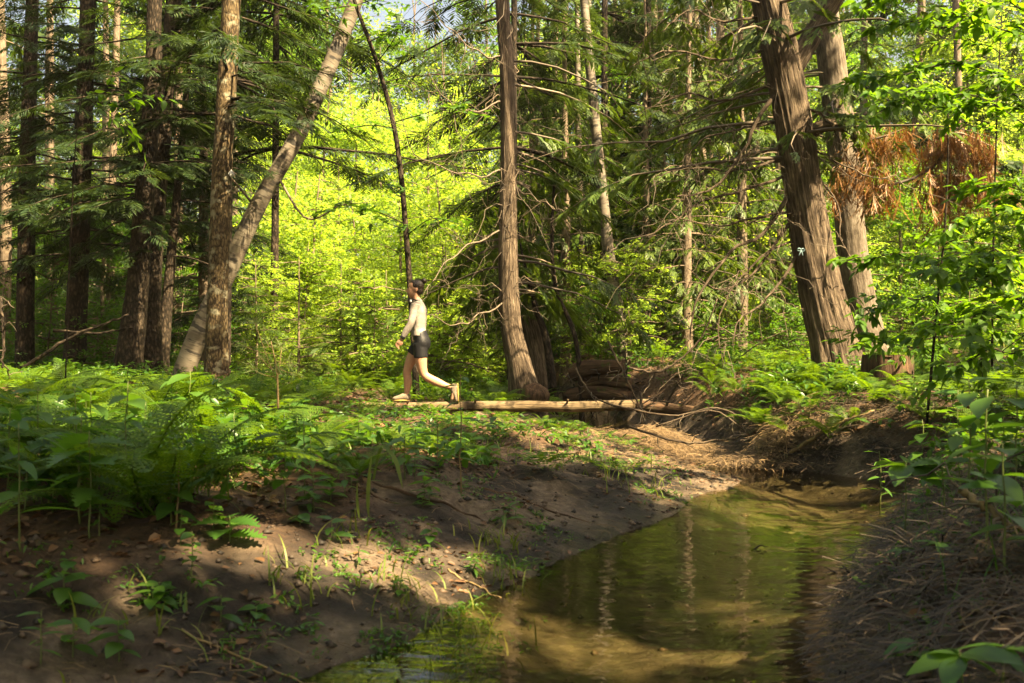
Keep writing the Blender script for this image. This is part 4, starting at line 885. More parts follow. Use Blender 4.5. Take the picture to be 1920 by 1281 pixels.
# low herbs
g = Geo(); x = r.uniform(-12, 12, 16000); y = 4.5 + 22 * r.random(16000) ** 1.4; dl, dr, ins = shore(x, y)
m = (~ins) & (np.where(dl < dr, dl - np.where(y < 10, 1.05, .3), dr - .25) > 0) & (np.abs(x) < y * .58 + .4) & (fbm(x * .9, y * .9, 2) > .02) & ~((x > 3.3) & (x < 4.6) & (y > 8.9) & (y < 11.3)); x, y = x[m], y[m]
hh = r.uniform(.04, .34, len(x)) * np.where((x > -2.3) & (x < 2.2) & (y > 8) & (y < 13.9), np.where(y > 10.5, .2, .5), 1) * np.where((x / y > -.2) & (x / y < .13) & (y > 5.5) & (y < 10.5), .5, 1)
stamp(g, HRB, on_ground(x, y) + np.stack([0 * x, 0 * x, hh], -1), np.stack([r.normal(size=len(x)), r.normal(size=len(x)), 0 * x], -1), r.uniform(.10, .22, len(x)), .4, r, False)
tag(g.build('ground_herbs', M['herb']), 'low leafy herbs carpeting the forest floor', 'herbs', kind='stuff')
g = Geo(); O = []
for px, py, n, sp in ((890, 1070, 60, .12), (860, 1110, 34, .06), (740, 1120, 30, .07), (950, 1000, 30, .08), (760, 1010, 40, .12), (620, 1060, 24, .1), (1160, 860, 80, .28), (1130, 830, 60, .25), (1240, 890, 30, .16), (300, 1130, 20, .1), (100, 1150, 24, .12), (460, 1160, 20, .1), (1010, 960, 30, .12), (880, 940, 30, .14), (560, 1120, 20, .1)):
    D = (CAM_Z - .2) * F / (py - 640); c = P(px, py, D); x = r.normal(c[0], sp, n); y = r.normal(c[1], sp * 1.2, n); O.append(on_ground(x, y, .02))
O = np.vstack(O); n = len(O); stamp(g, HRB, O, np.stack([r.normal(size=n), r.normal(size=n), 0 * O[:, 0]], -1), r.uniform(.04, .085, n), .4, r, False)
x, y = U(1.3, 4.4, 900), U(2.6, 8.4, 900); dl, dr, ins = shore(x, y); m = (~ins) & (dr < dl) & (dr > .12) & (fbm(x * 1.6, y * 1.6, 6) > -.02); x, y = x[m], y[m]; n = len(x)
stamp(g, HRB, on_ground(x, y, .04), np.stack([r.normal(size=n), r.normal(size=n), 0 * x], -1), r.uniform(.07, .15, n), .4, r, False)
tag(g.build('bank_herbs', M['herb']), 'small creeping herbs dotted over both banks', 'herbs', kind='stuff')
# grass blades on the bank
def blades(name, label, spots, L, w, r, mat='grass'):
    g = Geo(); n = len(spots); a = r.uniform(0, 6.28, n); ln = r.uniform(*L, n); s = np.linspace(0, 1, 5); lean = r.uniform(.2, 1.1, n)
    dx = np.stack([np.cos(a), np.sin(a)], -1); V = np.zeros((n, 5, 3)); V[..., :2] = spots[:, None, :2] + dx[:, None] * (lean[:, None] * s ** 1.7 * ln[:, None])[..., None]; V[..., 2] = spots[:, None, 2] + (s - .45 * lean[:, None] * s ** 2.5) * ln[:, None] * .85
    wv = np.stack([-dx[:, 1], dx[:, 0], 0 * a], -1)[:, None] * ((1 - s ** 2.2) * w + .0004)[None, :, None]
    VV = np.concatenate([V - wv, V + wv], 1).reshape(-1, 3); Q = (np.array([(i, i + 1, i + 6, i + 5) for i in range(4)])[None] + (np.arange(n) * 10)[:, None, None]).reshape(-1, 4); g.add(VV, Q)
    return tag(g.build(name, M[mat]), label, 'grass', kind='stuff')
S = []
for px, py, n, sp in ((560, 1060, 26, .10), (740, 1040, 30, .09), (930, 970, 40, .08), (850, 1060, 60, .16), (640, 1010, 20, .1), (300, 980, 60, .3), (160, 930, 60, .3), (100, 1010, 50, .25), (1150, 870, 80, .3), (850, 1120, 50, .08), (960, 1000, 30, .12), (240, 1140, 26, .15), (760, 880, 120, .35), (560, 880, 120, .4), (900, 850, 90, .35)):
    D = (CAM_Z - .25) * F / (py - 640); c = P(px, py, D); x = r.normal(c[0], sp, n); y = r.normal(c[1], sp, n); S.append(on_ground(x, y))
blades('bank_grass', 'sparse grass blades on the left mud bank', np.vstack(S), (.06, .22), .004, r)
x, y = U(1.2, 4.2, 900), U(3.2, 8.5, 900); dl, dr, ins = shore(x, y); m = (~ins) & (dr < dl) & (dr > .2)
blades('right_bank_grass', 'thin grass growing on the right bank', on_ground(x[m], y[m]), (.08, .3), .0035, r, 'herb')

# ------------------------------------------------------------------ single plants on the banks
def big_leaf(w=.5, lobed=False, n=9, fold=.10, droop=.25):
    s = np.linspace(0, 1, n); wd = w * .5 * np.sin(np.pi * s ** .8) ** .9 + .004
    if lobed: wd = wd * (1 + .45 * np.where(np.arange(n) % 2, 1, -.9))
    mid = np.stack([s, 0 * s, -droop * s * s], -1); L = mid + np.stack([0 * s + (.06 * (np.arange(n) % 2) if lobed else 0), wd, fold * wd * 2], -1); R = L * (1, -1, 1)
    V = np.vstack([mid, L, R]); Q = []
    for i in range(n - 1): Q += [(i, i + 1, n + i + 1, n + i), (i, 2 * n + i, 2 * n + i + 1, i + 1)]
    return V, np.array(Q)
LM = {k: tmesh(big_leaf(*a), 'leaf', M['herb']) for k, a in {'ovate': (.52,), 'lance': (.26,), 'lobed': (.55, True, 17), 'round': (.75,)}.items()}
LMb = tmesh(big_leaf(.5), 'leaf', M['beech'])
for me in list(LM.values()) + [LMb]: me.polygons.foreach_set('use_smooth', np.ones(len(me.polygons), bool))
def plant(name, label, base, h, nl, kind, size, r, group=None, lean=(0, 0), z0=.3, whorl=False, stem='stem', sr=.004):
    root = thing(name, label, 'plant', base, group); base = np.asarray(base, float)
    q = wig(base - (0, 0, .02), (lean[0], lean[1], 1), h, 10, r, .06); g = Geo(); g.tube(q, np.linspace(sr, sr * .5, 10), 6); g.build('stem', M[stem], root, True)
    for k in range(nl):
        f = 1 - .06 * r.random() if whorl else z0 + (1 - z0) * (k + .5) / nl; i = min(int(f * 9), 8); o = q[i] + (q[i + 1] - q[i]) * (f * 9 - i); a = k * 2.4 + r.uniform(-.3, .3) if not whorl else k * 6.283 / nl + r.normal(0, .15)
        leaf_obj(LM[kind], root, o, (math.cos(a), math.sin(a), r.uniform(-.25, .35)), size * r.uniform(.75, 1.15), r.uniform(-.3, .3))
    return root
r = np.random.default_rng(41)
def gp(px, py, z=None):     # ground point under a pixel, marching the view ray
    d = np.array([(px - 960) / F, 1, -(py - 640.5) / F]); t = np.arange(2, 30, .02)
    q = np.array([0, 0, CAM_Z]) + d * t[:, None]; h = np.maximum(H(q[:, 0], q[:, 1]), 0)
    i = int(np.argmax(q[:, 2] <= h)); return np.array([q[i, 0], q[i, 1], h[i]])
for px, py, h, nl, k, s, lab in ((120, 1140, .16, 7, 'ovate', .13, 'broad-leaved seedling with withered stalks at lower left'), (430, 1020, .14, 7, 'lobed', .20, 'deeply lobed dark fern-like plant at the mud edge'), (590, 1180, .05, 6, 'lance', .06, 'tiny seedling by the water at bottom centre left'), (750, 1120, .10, 9, 'ovate', .06, 'small leafy clump on the mud left of the water'),
                                 (890, 1075, .10, 12, 'lance', .07, 'creeping leafy clump at the shore below the sunlit sand'), (1020, 1075, .09, 5, 'ovate', .06, 'small dark seedling standing in the shallow edge'), (945, 985, .14, 7, 'lance', .12, 'bright seedling on the sunlit sand'), (570, 1090, .08, 7, 'ovate', .05, 'small seedling on dark mud under the sunlit patch'),
                                 (865, 930, .75, 11, 'lance', .15, 'tall thin-stemmed plant rising in front of the log'), (760, 900, .3, 9, 'lance', .16, 'drooping leafy plant right of the upright blade'), (1125, 850, .12, 5, 'round', .07, 'single round-leaved seedling on the far mud'), (1260, 900, .14, 6, 'ovate', .05, 'seedling on the sand spit'),
                                 (330, 1000, .34, 3, 'ovate', .05, 'bare thin stalk standing in the left mud'), (300, 1130, .10, 6, 'round', .08, 'rounded-leaf seedling lying on near mud'), (480, 1160, .06, 5, 'round', .07, 'pale flattened seedling on near mud'), (820, 880, .35, 9, 'ovate', .12, 'leafy plant at the edge of the fern bed'), (930, 830, .28, 9, 'ovate', .11, 'dark leafy plant at the right end of the fern bed')):
    b = gp(px, py); plant('leafy_plant', lab, b, h, nl, k, s, r, sr=.003 if h < .3 else .005, stem='drystem' if h > .33 else 'stem')
# upright broad blades
for px, py, h, lean, w, lab in ((692, 970, .34, (.02, 0), .045, 'upright pale broad blade on the mud bank'), (675, 972, .2, (-.1, 0), .03, 'short brown blade beside the upright pale blade')):
    b = gp(px, py); v, q = big_leaf(w / h * 1.1, False, 12, .2, .02); root = thing('leaf_blade', lab, 'plant', b)
    g = Geo(); m = frames(nrm(np.array([[lean[0], .05, 1.]])), np.array([1.3]), (0, 1, .01))[0]; g.add((v * h) @ m.T + b - (0, 0, .01), q); g.build('blade', M['grass'], root, True)
b = gp(700, 900); root = thing('leaf_blade', 'long arching blade drooping right of the upright blade', 'plant', b)
q = spline([b, P(715, 840, b[1]), P(740, 860, b[1] - .1), P(755, 915, b[1] - .15)], 14); g = Geo(); wv = np.linspace(.008, .014, 14)[:, None] * np.array([1, .2, .3]); wv[-4:] *= np.array([.9, .7, .45, .1])[:, None]
g.add(np.vstack([q - wv, q + wv]), [(i, i + 1, 15 + i, 14 + i) for i in range(13)]); g.build('blade', M['grass'], root, True)
# leafy herbs of the dark fern bed on the left
k = 0
while k < 80:
    x, y = r.uniform(-3.0, -.1), r.uniform(3.9, 8.5); dl, dr, ins = shore(np.array([x]), np.array([y]))
    if ins[0] or dl[0] < .8 or dl[0] > 2.6: continue
    plant('leafy_plant', 'leafy herb growing through the fern bed on the left bank', (x, y, gz(x, y)), r.uniform(.22, .6) if x / y < -.2 else r.uniform(.12, .26), r.integers(7, 12), ('lance', 'ovate', 'lobed')[k % 3], r.uniform(.10, .19), r, 'herbs in the left fern bed'); k += 1
for px, py, D, h, nl, s, lab in ((40, 860, 3.7, .5, 9, .20, 'large-leaved plant at the left frame edge'), (150, 850, 4.3, .5, 10, .18, 'toothed dark plant next to the left edge plant')):
    x, y = P(px, py, D)[:2]; plant('leafy_plant', lab, (x, y, gz(x, y)), h, nl, 'lance', s, r)
k = 0
while k < 26:
    x, y = r.uniform(-2.4, .3), r.uniform(3.1, 6.2); dl, dr, ins = shore(np.array([x]), np.array([y]))
    if ins[0] or dl[0] < .4 or dl[0] > 1.1: continue
    plant('leafy_plant', 'small herb rooted on the open mud below the fern bed', (x, y, gz(x, y)), r.uniform(.06, .2), r.integers(5, 9), ('lance', 'ovate', 'round')[k % 3], r.uniform(.05, .11), r, 'herbs on the open mud', sr=.003); k += 1
# right foreground plants
for px, D, h, nl, k, s, wh, lab in ((1850, 3.6, .62, 8, 'ovate', .20, False, 'tall plant with big pale leaves at the right edge'), (1695, 4.7, .46, 6, 'ovate', .19, True, 'broad-leaved plant with hanging leaf over the right bank'), (1905, 4.2, .6, 9, 'ovate', .17, False, 'dark broad-leaved plant cut by the right edge'), (1770, 4.6, .36, 6, 'lobed', .16, True, 'small toothed-leaf seedling on the right bank'),
                                    (1810, 2.5, .2, 6, 'ovate', .14, True, 'blurred bright seedling nearest the camera at lower right'), (1720, 2.9, .1, 5, 'ovate', .11, False, 'small blurred seedling left of the nearest one'), (1800, 5.2, .4, 8, 'ovate', .13, False, 'leafy seedling behind the broad-leaved plant'), (1740, 5.6, .18, 7, 'ovate', .10, True, 'low seedling by the water on the right bank'),
                                    (1690, 6.2, .2, 7, 'lance', .1, False, 'narrow-leaved seedling at the water line on the right'), (1880, 5.4, .5, 9, 'ovate', .15, False, 'leafy plant below the right leaf screen'), (1760, 3.8, .12, 6, 'lance', .1, True, 'low narrow-leaved seedling above the stick'), (1690, 4.1, .12, 6, 'lance', .09, True, 'low seedling at the rootlet edge'), (1820, 4.4, .66, 9, 'ovate', .17, False, 'tall leafy plant between the big pale-leaved plant and the water'), (1890, 3.3, .5, 8, 'ovate', .18, False, 'close broad-leaved plant low on the right edge'), (1650, 7.6, .5, 10, 'lance', .14, False, 'leafy plant hanging over the far bank below the stump'), (1730, 6.6, .55, 10, 'ovate', .15, False, 'bushy plant at the bend of the right bank'), (1800, 6.8, .6, 10, 'ovate', .15, False, 'bushy plant right of the bend plant'), (1880, 2.6, .14, 7, 'lance', .12, True, 'narrow-leaved seedling right of the nearest bright one')):
    x, y = P(px, 0, D)[:2]; plant('leafy_plant', lab, (x, y, gz(x, y)), h, nl, k, s, r, whorl=wh, sr=.005)

# white-pine seedling catching the sun left of the woman
b = np.array([*P(522, 0, 8.2)[:2], 0]); b[2] = gz(b[0], b[1]); root = thing('pine_seedling', 'sunlit pine seedling with soft needle tufts left of the woman', 'plant', b)
q = spline([b, P(521, 740, 8.2), P(518, 690, 8.2), P(508, 640, 8.2)], 14); g = Geo(); g.tube(q, np.linspace(.012, .004, 14), 7); g.build('stem', M['drystem'], root, True)
for px, py in ((478, 605), (500, 640), (455, 648), (528, 650), (548, 680), (490, 672), (520, 690), (470, 690), (555, 700)):
    c = P(px, py, 8.2 + r.normal(0, .06)); g = Geo(); i = r.integers(6, 13); g.tube(spline([q[i], (q[i] + c) / 2 + (0, 0, -.02), c], 6), .003, 4)
    g.build('shoot', M['drystem'], root); n = 70; d = nrm(r.normal(0, 1, (n, 3)) + nrm(c - q[i]) * .9); g = Geo()
    stamp(g, [dia(.035)], np.repeat(c[None], n, 0) - nrm(c - q[i]) * r.uniform(0, .05, (n, 1)), d, r.uniform(.07, .12, n), 1, r, False); tag(g.build('needle_tuft', M['pine'], root), kind='stuff')
# dense small pines in the glow behind it
for px, D, lab in ((560, 16, 'small dark pine left of the clearing glow'), (640, 17.5, 'small sunlit pine right behind the fern bed'), (725, 18, 'thin young pine just left of the woman'), (480, 17, 'small shaded pine beside the lichen trunk')):
    x, y = P(px, 0, D)[:2]; h = 2.2; p = wig(np.array([x, y, gz(x, y) - .1]), (0, 0, 1), h, 16, r, .03); root = thing('young_pine', lab, 'tree', (x, y, gz(x, y)))
    g = Geo(); g.tube(p, np.linspace(.03, .006, 16), 8); g.build('trunk', M['farbark'], root, True); B, Fo = conifer_crown(p[0], p, .3, h, .8, 46, r, HEM, .3, .2, .1, .2, 11, True)
    tag(B.build('branches', M['farbark'], root), kind='stuff'); tag(Fo.build('crown', M['cedar'], root), kind='stuff')

# leaf screen on the right: beech saplings
def leafy_sapling(label, stem, D, boughs, per, size, sd, keep=190, sr=.014):
    r = np.random.default_rng(sd); pts = [P(a, b, D) for a, b in stem]; b = pts[0].copy(); b[2] = gz(b[0], b[1]); root = thing('beech_sapling', label, 'tree', b)
    q = spline([b - (0, 0, .05)] + pts[1:], 30); g = Geo(); g.tube(q, np.linspace(sr, sr * .35, 30), 8); g.build('stem', M['hembark'], root, True)
    g = Geo(); S = []
    for a in boughs:
        w = spline([P(x, y, D - dd) for x, y, dd in a], 16); w[:, 2] += .02 * np.sin(np.arange(16)); g.tube(w, np.linspace(.007, .002, 16), 4)
        tg = [w]
        for _ in range(5):
            k = r.integers(3, 14); t = wig(w[k], nrm(w[min(k + 2, 15)] - w[k]) + r.normal(0, .6, 3) * (1, 1, .3), r.uniform(.25, .55), 7, r, .1, .15); g.tube(t, np.linspace(.004, .0015, 7), 3); tg.append(t)
        for t in tg:
            L = np.linalg.norm(t[-1] - t[0])
            for _ in range(int(per * L) + 2):
                k = r.integers(1, len(t)); d = nrm(t[k] - t[k - 1]) * .6 + r.normal(0, .6, 3) * (1, 1, .4); d[2] -= .15; S.append((t[k] + r.normal(0, .012, 3), d, size * r.uniform(.65, 1.2), r.uniform(-.5, .5)))
    tag(g.build('branches', M['hembark'], root), kind='stuff'); r.shuffle(S)
    for o, d, s, ro in S[:keep]: leaf_obj(LMb, root, o, d, s, ro)
    S = S[keep:]
    if S:
        fo = Geo(); v, qd = leaf_t(.52, .2, .1); fo.scatter(v, qd, frames(np.array([s[1] for s in S]), np.array([s[3] for s in S])) * np.array([s[2] for s in S])[:, None, None], np.array([s[0] for s in S])); tag(fo.build('foliage', M['beech'], root), kind='stuff')
leafy_sapling('thin dark-stemmed sapling with layered leaves before the dead bough', [(1735, 720), (1755, 600), (1772, 420), (1778, 270), (1776, 150)], 8.6,
   [[(1770, 460, 0), (1850, 440, .3), (1930, 450, .5)], [(1760, 560, 0), (1690, 560, .2), (1600, 590, .5)], [(1760, 540, 0), (1840, 540, .4), (1920, 570, .5)], [(1752, 620, 0), (1830, 610, .5), (1920, 640, .6)], [(1745, 660, 0), (1680, 640, .3), (1620, 630, .4)], [(1765, 500, 0), (1680, 480, .5), (1570, 490, .6)], [(1776, 200, 0), (1720, 170, .4), (1660, 180, .7)]], 44, .095, 51, 280)
leafy_sapling('bright leafy sapling filling the upper right corner', [(1990, 760), (1985, 400), (1960, 100), (1930, -120)], 7.2,
   [[(1980, 300, 0), (1880, 200, .3), (1760, 180, .7), (1640, 200, 1.0)], [(1975, 200, 0), (1860, 130, .3), (1720, 130, .6), (1590, 160, .8)], [(1960, 100, 0), (1850, 40, .4), (1740, 30, .7), (1640, 60, .9)], [(1985, 420, 0), (1900, 400, .2), (1790, 420, .3)], [(1950, 50, 0), (1860, -20, 0), (1700, -30, .3)], [(1980, 260, 0), (1900, 180, -.3), (1800, 170, -.6)], [(1970, 150, 0), (1920, 60, -.4), (1830, 60, -.8)], [(1985, 400, 0), (1900, 350, -.4), (1830, 360, -.8)]], 60, .088, 52, 290)
leafy_sapling('lower leafy sapling spreading over the right bank', [(1960, 800), (1940, 640), (1930, 480)], 6.4,
   [[(1940, 600, 0), (1850, 590, .3), (1740, 620, .5)], [(1935, 540, 0), (1850, 510, .3), (1720, 520, .6)], [(1945, 660, 0), (1860, 660, .2), (1760, 690, .4)], [(1932, 490, 0), (1860, 470, .2), (1780, 480, .4)], [(1935, 560, 0), (1900, 560, -.3), (1850, 590, -.5)]], 40, .10, 53, 200)
leafy_sapling('pale leafy sapling deep in the right leaf screen', [(1860, 720), (1862, 500), (1870, 200), (1880, 0)], 10.5,
   [[(1862, 500, 0), (1790, 470, .2), (1700, 480, .3)], [(1862, 480, 0), (1930, 460, .2), (2000, 480, .3)], [(1870, 250, 0), (1780, 210, .3), (1680, 100, .4)], [(1870, 200, 0), (1940, 150, .2), (2000, 150, .3)], [(1875, 100, 0), (1790, 60, .2), (1660, 20, .3)], [(1860, 580, 0), (1790, 570, .2), (1700, 570, .4)], [(1860, 600, 0), (1920, 590, .2), (1990, 600, .4)], [(1860, 640, 0), (1790, 640, .2), (1730, 660, .4)]], 46, .10, 55, 200)
leafy_sapling('small leafy twig hanging before the left trunks', [(120, 760), (130, 500), (150, 200), (200, 100)], 9.0, [[(160, 180, 0), (210, 170, .1), (265, 180, .2)], [(155, 190, 0), (200, 195, .1), (235, 200, .1)]], 12, .10, 54, 60, .008)
# ------------------------------------------------------------------ markers on the trunks
i = np.argmin(abs(pF[:, 2] - P(0, 326, 14.5)[2])); c = P(434, 326, 14.42)
g = Geo(); h = .062; v = np.array([(0, 0, h), (h, 0, 0), (0, 0, -h), (-h, 0, 0)]); m = np.array(Matrix.Rotation(.95, 3, 'Z')); V = np.vstack([v, v + (0, .004, 0)]) @ m.T + c
g.add(V, [(0, 3, 2, 1), (4, 5, 6, 7), (0, 1, 5, 4), (1, 2, 6, 5), (2, 3, 7, 6), (3, 0, 4, 7)])
M['marker'] = plain('white_marker', (.5, .5, .49), .5, .05)
tag(g.build('trail_marker', M['marker']), 'small white diamond trail marker on the lichen mottled trunk', 'sign')
rb = thing('ribbon_knot', 'pale blue ribbon knot tied on the huge cedar trunk', 'ribbon', P(1502, 470, 12.62)); M['ribbon'] = plain('pale_blue_ribbon', (.16, .26, .28), .6, .1)
th = np.linspace(0, 6.283, 20); c = P(1502, 470, 12.62)
for k, (ox, oz, ra) in enumerate(((-.022, .012, .022), (.024, .008, .022))):
    g = Geo(); q = np.stack([c[0] + ox + ra * np.cos(th), c[1] + .008 * np.sin(2 * th), c[2] + oz + ra * .8 * np.sin(th)], -1); g.tube(q, .007, 6); g.build('loop', M['ribbon'], rb, True)
for ox in (-.03, .02):
    g = Geo(); g.tube(spline([c, c + (ox * .5, -.012, -.03), c + (ox, -.006, -.065)], 8), .006, 6); g.build('tail', M['ribbon'], rb, True)

# ------------------------------------------------------------------ the woman on the log
PX0 = -1.302; PY0 = 13.49; PZ0 = LOGZ - .003
def W(cx, cy, y=0.0): return np.array([(cx - 480) / 552, y, (1095 - cy) / 552])
def loft(g, pts, rad, n=26, sides=22):
    pts = np.array(pts); rad = np.array(rad, float); q = spline(pts, n); rr = spline(np.c_[rad, np.zeros(len(rad))], n)[:, :2]
    t = nrm(np.gradient(q, axis=0)); lat = nrm(np.array([0, 1., 0]) - t * t[:, 1:2]); nn = np.cross(t, lat); th = np.linspace(0, 2 * math.pi, sides, endpoint=False)
    V = q[:, None] + nn[:, None] * (np.cos(th)[None, :, None] * rr[:, 0][:, None, None]) + lat[:, None] * (np.sin(th)[None, :, None] * rr[:, 1][:, None, None])
    i = np.arange(n - 1)[:, None] * sides; j = np.arange(sides)[None]; k = (j + 1) % sides; Q = np.stack([i + j, i + k, i + sides + k, i + sides + j], -1).reshape(-1, 4)
    b = n * sides; j = np.arange(sides); k = (j + 1) % sides
    T = np.vstack([np.stack([np.full(sides, b), k, j], -1), np.stack([np.full(sides, b + 1), (n - 1) * sides + j, (n - 1) * sides + k], -1)])
    g.add(np.vstack([V.reshape(-1, 3), q[:1], q[-1:]]), Q, T)
def ell(g, c, s, rot=0.0):
    u, v = np.meshgrid(np.linspace(0, 2 * math.pi, 24, endpoint=False), np.linspace(.05, math.pi - .05, 16)); d = np.stack([np.cos(u) * np.sin(v), np.sin(u) * np.sin(v), np.cos(v)], -1).reshape(-1, 3) * s
    d = d @ np.array(Matrix.Rotation(rot, 3, 'Y')).T + c; i = np.arange(15)[:, None] * 24 + np.arange(24)[None]; j = np.arange(15)[:, None] * 24 + (np.arange(24)[None] + 1) % 24
    Q = np.stack([i, i + 24, j + 24, j], -1).reshape(-1, 4); m = len(d)
    T = [(m, k, (k + 1) % 24) for k in range(24)] + [(m + 1, 15 * 24 + (k + 1) % 24, 15 * 24 + k) for k in range(24)]
    g.add(np.vstack([d, d[:24].mean(0), d[-24:].mean(0)]), Q, T)
def fuse(g, name, mat, parent, vox, smooth=6):
    me = g.mesh('tmp', mat); o = bpy.data.objects.new('tmp', me); C.objects.link(o)
    m = o.modifiers.new('r', 'REMESH'); m.mode = 'VOXEL'; m.voxel_size = vox; s = o.modifiers.new('s', 'SMOOTH'); s.factor = .5; s.iterations = smooth
    bpy.context.view_layer.update(); out = bpy.data.meshes.new_from_object(o.evaluated_get(bpy.context.evaluated_depsgraph_get())); bpy.data.objects.remove(o); bpy.data.meshes.remove(me)
    out.name = name; out.polygons.foreach_set('use_smooth', np.ones(len(out.polygons), bool))
    if not out.materials: out.materials.append(mat)
    n = bpy.data.objects.new(name, out); C.objects.link(n); n.parent = parent; return n
M['skin'] = plain('skin', (.44, .235, .15), .5, .08, 30); M['shirt'] = plain('taupe_knit', (.27, .235, .21), .85, .16, 13, 1.0); M['shorts'] = plain('black_shorts', (.006, .006, .008), .55, .2, 40)
M['hair'] = plain('dark_brown_hair', (.022, .013, .009), .45, .4, 90, .5); M['shoe'] = plain('tan_shoe_mesh', (.17, .135, .10), .8, .3, 60, .4); M['sole'] = plain('yellow_shoe_sole', (.30, .21, .06), .7, .2); M['black'] = plain('black_plastic', (.012, .012, .014), .4, .1); M['whitep'] = plain('white_plastic', (.7, .7, .7), .35, .05)
pe = thing('person', 'woman in taupe long-sleeved top and black shorts walking on the log', 'person', (PX0, PY0, PZ0))
N_, Fy = -.075, .08            # near (left) and far (right) leg offsets
g = Geo()
loft(g, [W(512, 715), W(522, 660), W(512, 600), W(500, 550), W(502, 470), W(500, 410), W(497, 368), W(489, 338), W(480, 312), W(474, 285)], [(.06, .10), (.112, .16), (.098, .148), (.084, .122), (.098, .138), (.1, .148), (.07, .13), (.052, .062), (.046, .05), (.046, .05)], 40)
ell(g, W(478, 236), (.098, .074, .095)); ell(g, W(452, 262), (.062, .058, .105), .12); ell(g, W(447, 305), (.034, .036, .03)); ell(g, W(462, 290), (.06, .05, .05))          # cranium, face, chin, jaw
loft(g, [W(424, 245), W(413, 268), W(412, 278)], [(.008, .010), (.015, .014), (.008, .012)], 10, 10)                       # nose
ell(g, W(419, 296), (.012, .022, .010)); ell(g, W(428, 228), (.012, .04, .010))                                           # lips, brow
for y in (-.074, .074): ell(g, W(487, 262, y), (.018, .010, .030), .2)                                                    # ears
def arm(g, sh, el, wr, hd, fingers):
    loft(g, [sh, sh * .5 + el * .5, el, el * .5 + wr * .5, wr, hd], [(.052, .050), (.046, .044), (.038, .036), (.036, .034), (.026, .022), (.036, .018)], 30, 16)
    ax = nrm(hd - wr); side = nrm(np.cross(ax, (0, 1, 0)))
    for k in range(4):
        b = hd + side * (.026 - .017 * k); L = (.062, .072, .068, .052)[k]; c1 = b + ax * L * .5; c2 = c1 + nrm(ax * .55 - side * .8 * fingers) * L * .35; c3 = c2 + nrm(ax * .1 - side * fingers) * L * .3
        loft(g, [b - ax * .02, c1, c2, c3], [(.009, .009), (.0085, .0085), (.008, .008), (.006, .006)], 12, 8)
    b = wr * .55 + hd * .45 + side * .028; loft(g, [b - side * .012, b + side * .018 + ax * .02, b + side * .016 + ax * .055], [(.011, .011), (.010, .010), (.007, .007)], 10, 8)
arm(g, W(482, 378, -.165), W(452, 515, -.20), W(388, 622, -.19), W(360, 662, -.185), -.6)
arm(g, W(500, 378, .165), W(525, 520, .20), W(500, 650, .20), W(492, 695, .20), .6)
loft(g, [W(515, 670, N_), W(520, 760, N_), W(535, 860, N_), W(560, 905, N_), W(640, 948, N_), W(712, 976, N_), W(752, 986, N_)], [(.095, .082), (.086, .078), (.062, .058), (.056, .052), (.058, .050), (.038, .035), (.032, .034)], 40, 20)
loft(g, [W(752, 984, N_), W(768, 1000, N_), W(762, 1040, N_), W(752, 1078, N_)], [(.034, .032), (.038, .034), (.03, .036), (.02, .034)], 14, 14)
loft(g, [W(505, 680, Fy), W(462, 740, Fy), W(418, 840, Fy), W(410, 890, Fy), W(416, 950, Fy), W(408, 1030, Fy), W(404, 1064, Fy)], [(.095, .082), (.088, .08), (.062, .058), (.055, .052), (.057, .050), (.036, .034), (.034, .034)], 40, 20)
loft(g, [W(416, 1066, Fy), W(390, 1070, Fy), W(350, 1080, Fy), W(312, 1086, Fy)], [(.03, .03), (.036, .032), (.026, .036), (.014, .03)], 14, 14)
body = fuse(g, 'body', M['skin'], pe, .0085, 3)
for y in (-.034, .034):
    g = Geo(); ell(g, W(424, 246, y), (.010, .012, .007)); g.build('eye', M['black'], None, True).parent = body
g = Geo(); ell(g, W(492, 230), (.096, .080, .088)); ell(g, W(507, 262), (.056, .064, .070)); ell(g, W(474, 210), (.072, .066, .042), .35); ell(g, W(478, 226, -.062), (.036, .02, .04), .2); ell(g, W(478, 226, .062), (.036, .02, .04), .2); h_ = fuse(g, 'hair', M['hair'], pe, .006, 5)
g = Geo(); ell(g, W(540, 194), (.042, .040, .040)); ell(g, W(517, 212), (.02, .022, .02)); fuse(g, 'hair_bun', M['hair'], h_, .005, 2)
def sleeve(g, sh, el, wr): loft(g, [sh + (.005, 0, .015), sh * .5 + el * .5, el, el * .5 + wr * .5, wr * .93 + el * .07], [(.062, .058), (.055, .052), (.048, .046), (.046, .043), (.036, .032)], 30, 18)
g = Geo()
loft(g, [W(503, 604), W(502, 570), W(499, 545), W(502, 470), W(501, 410), W(497, 370), W(489, 340), W(486, 332)], [(.108, .158), (.100, .146), (.096, .134), (.108, .148), (.110, .158), (.082, .142), (.060, .072), (.056, .066)], 40, 30)
sleeve(g, W(482, 376, -.155), W(452, 515, -.20), W(388, 622, -.19)); sleeve(g, W(500, 376, .155), W(525, 520, .20), W(500, 650, .20)); fuse(g, 'shirt', M['shirt'], pe, .009, 3)
g = Geo()
loft(g, [W(514, 722), W(526, 665), W(514, 605), W(504, 582)], [(.07, .12), (.118, .168), (.104, .155), (.100, .146)], 24, 30)
loft(g, [W(516, 660, N_), W(518, 715, N_), W(521, 768, N_)], [(.104, .090), (.098, .087), (.093, .085)], 20, 24); loft(g, [W(506, 665, Fy), W(474, 710, Fy), W(448, 745, Fy)], [(.100, .088), (.096, .086), (.090, .083)], 20, 24); fuse(g, 'shorts', M['shorts'], pe, .009, 3)
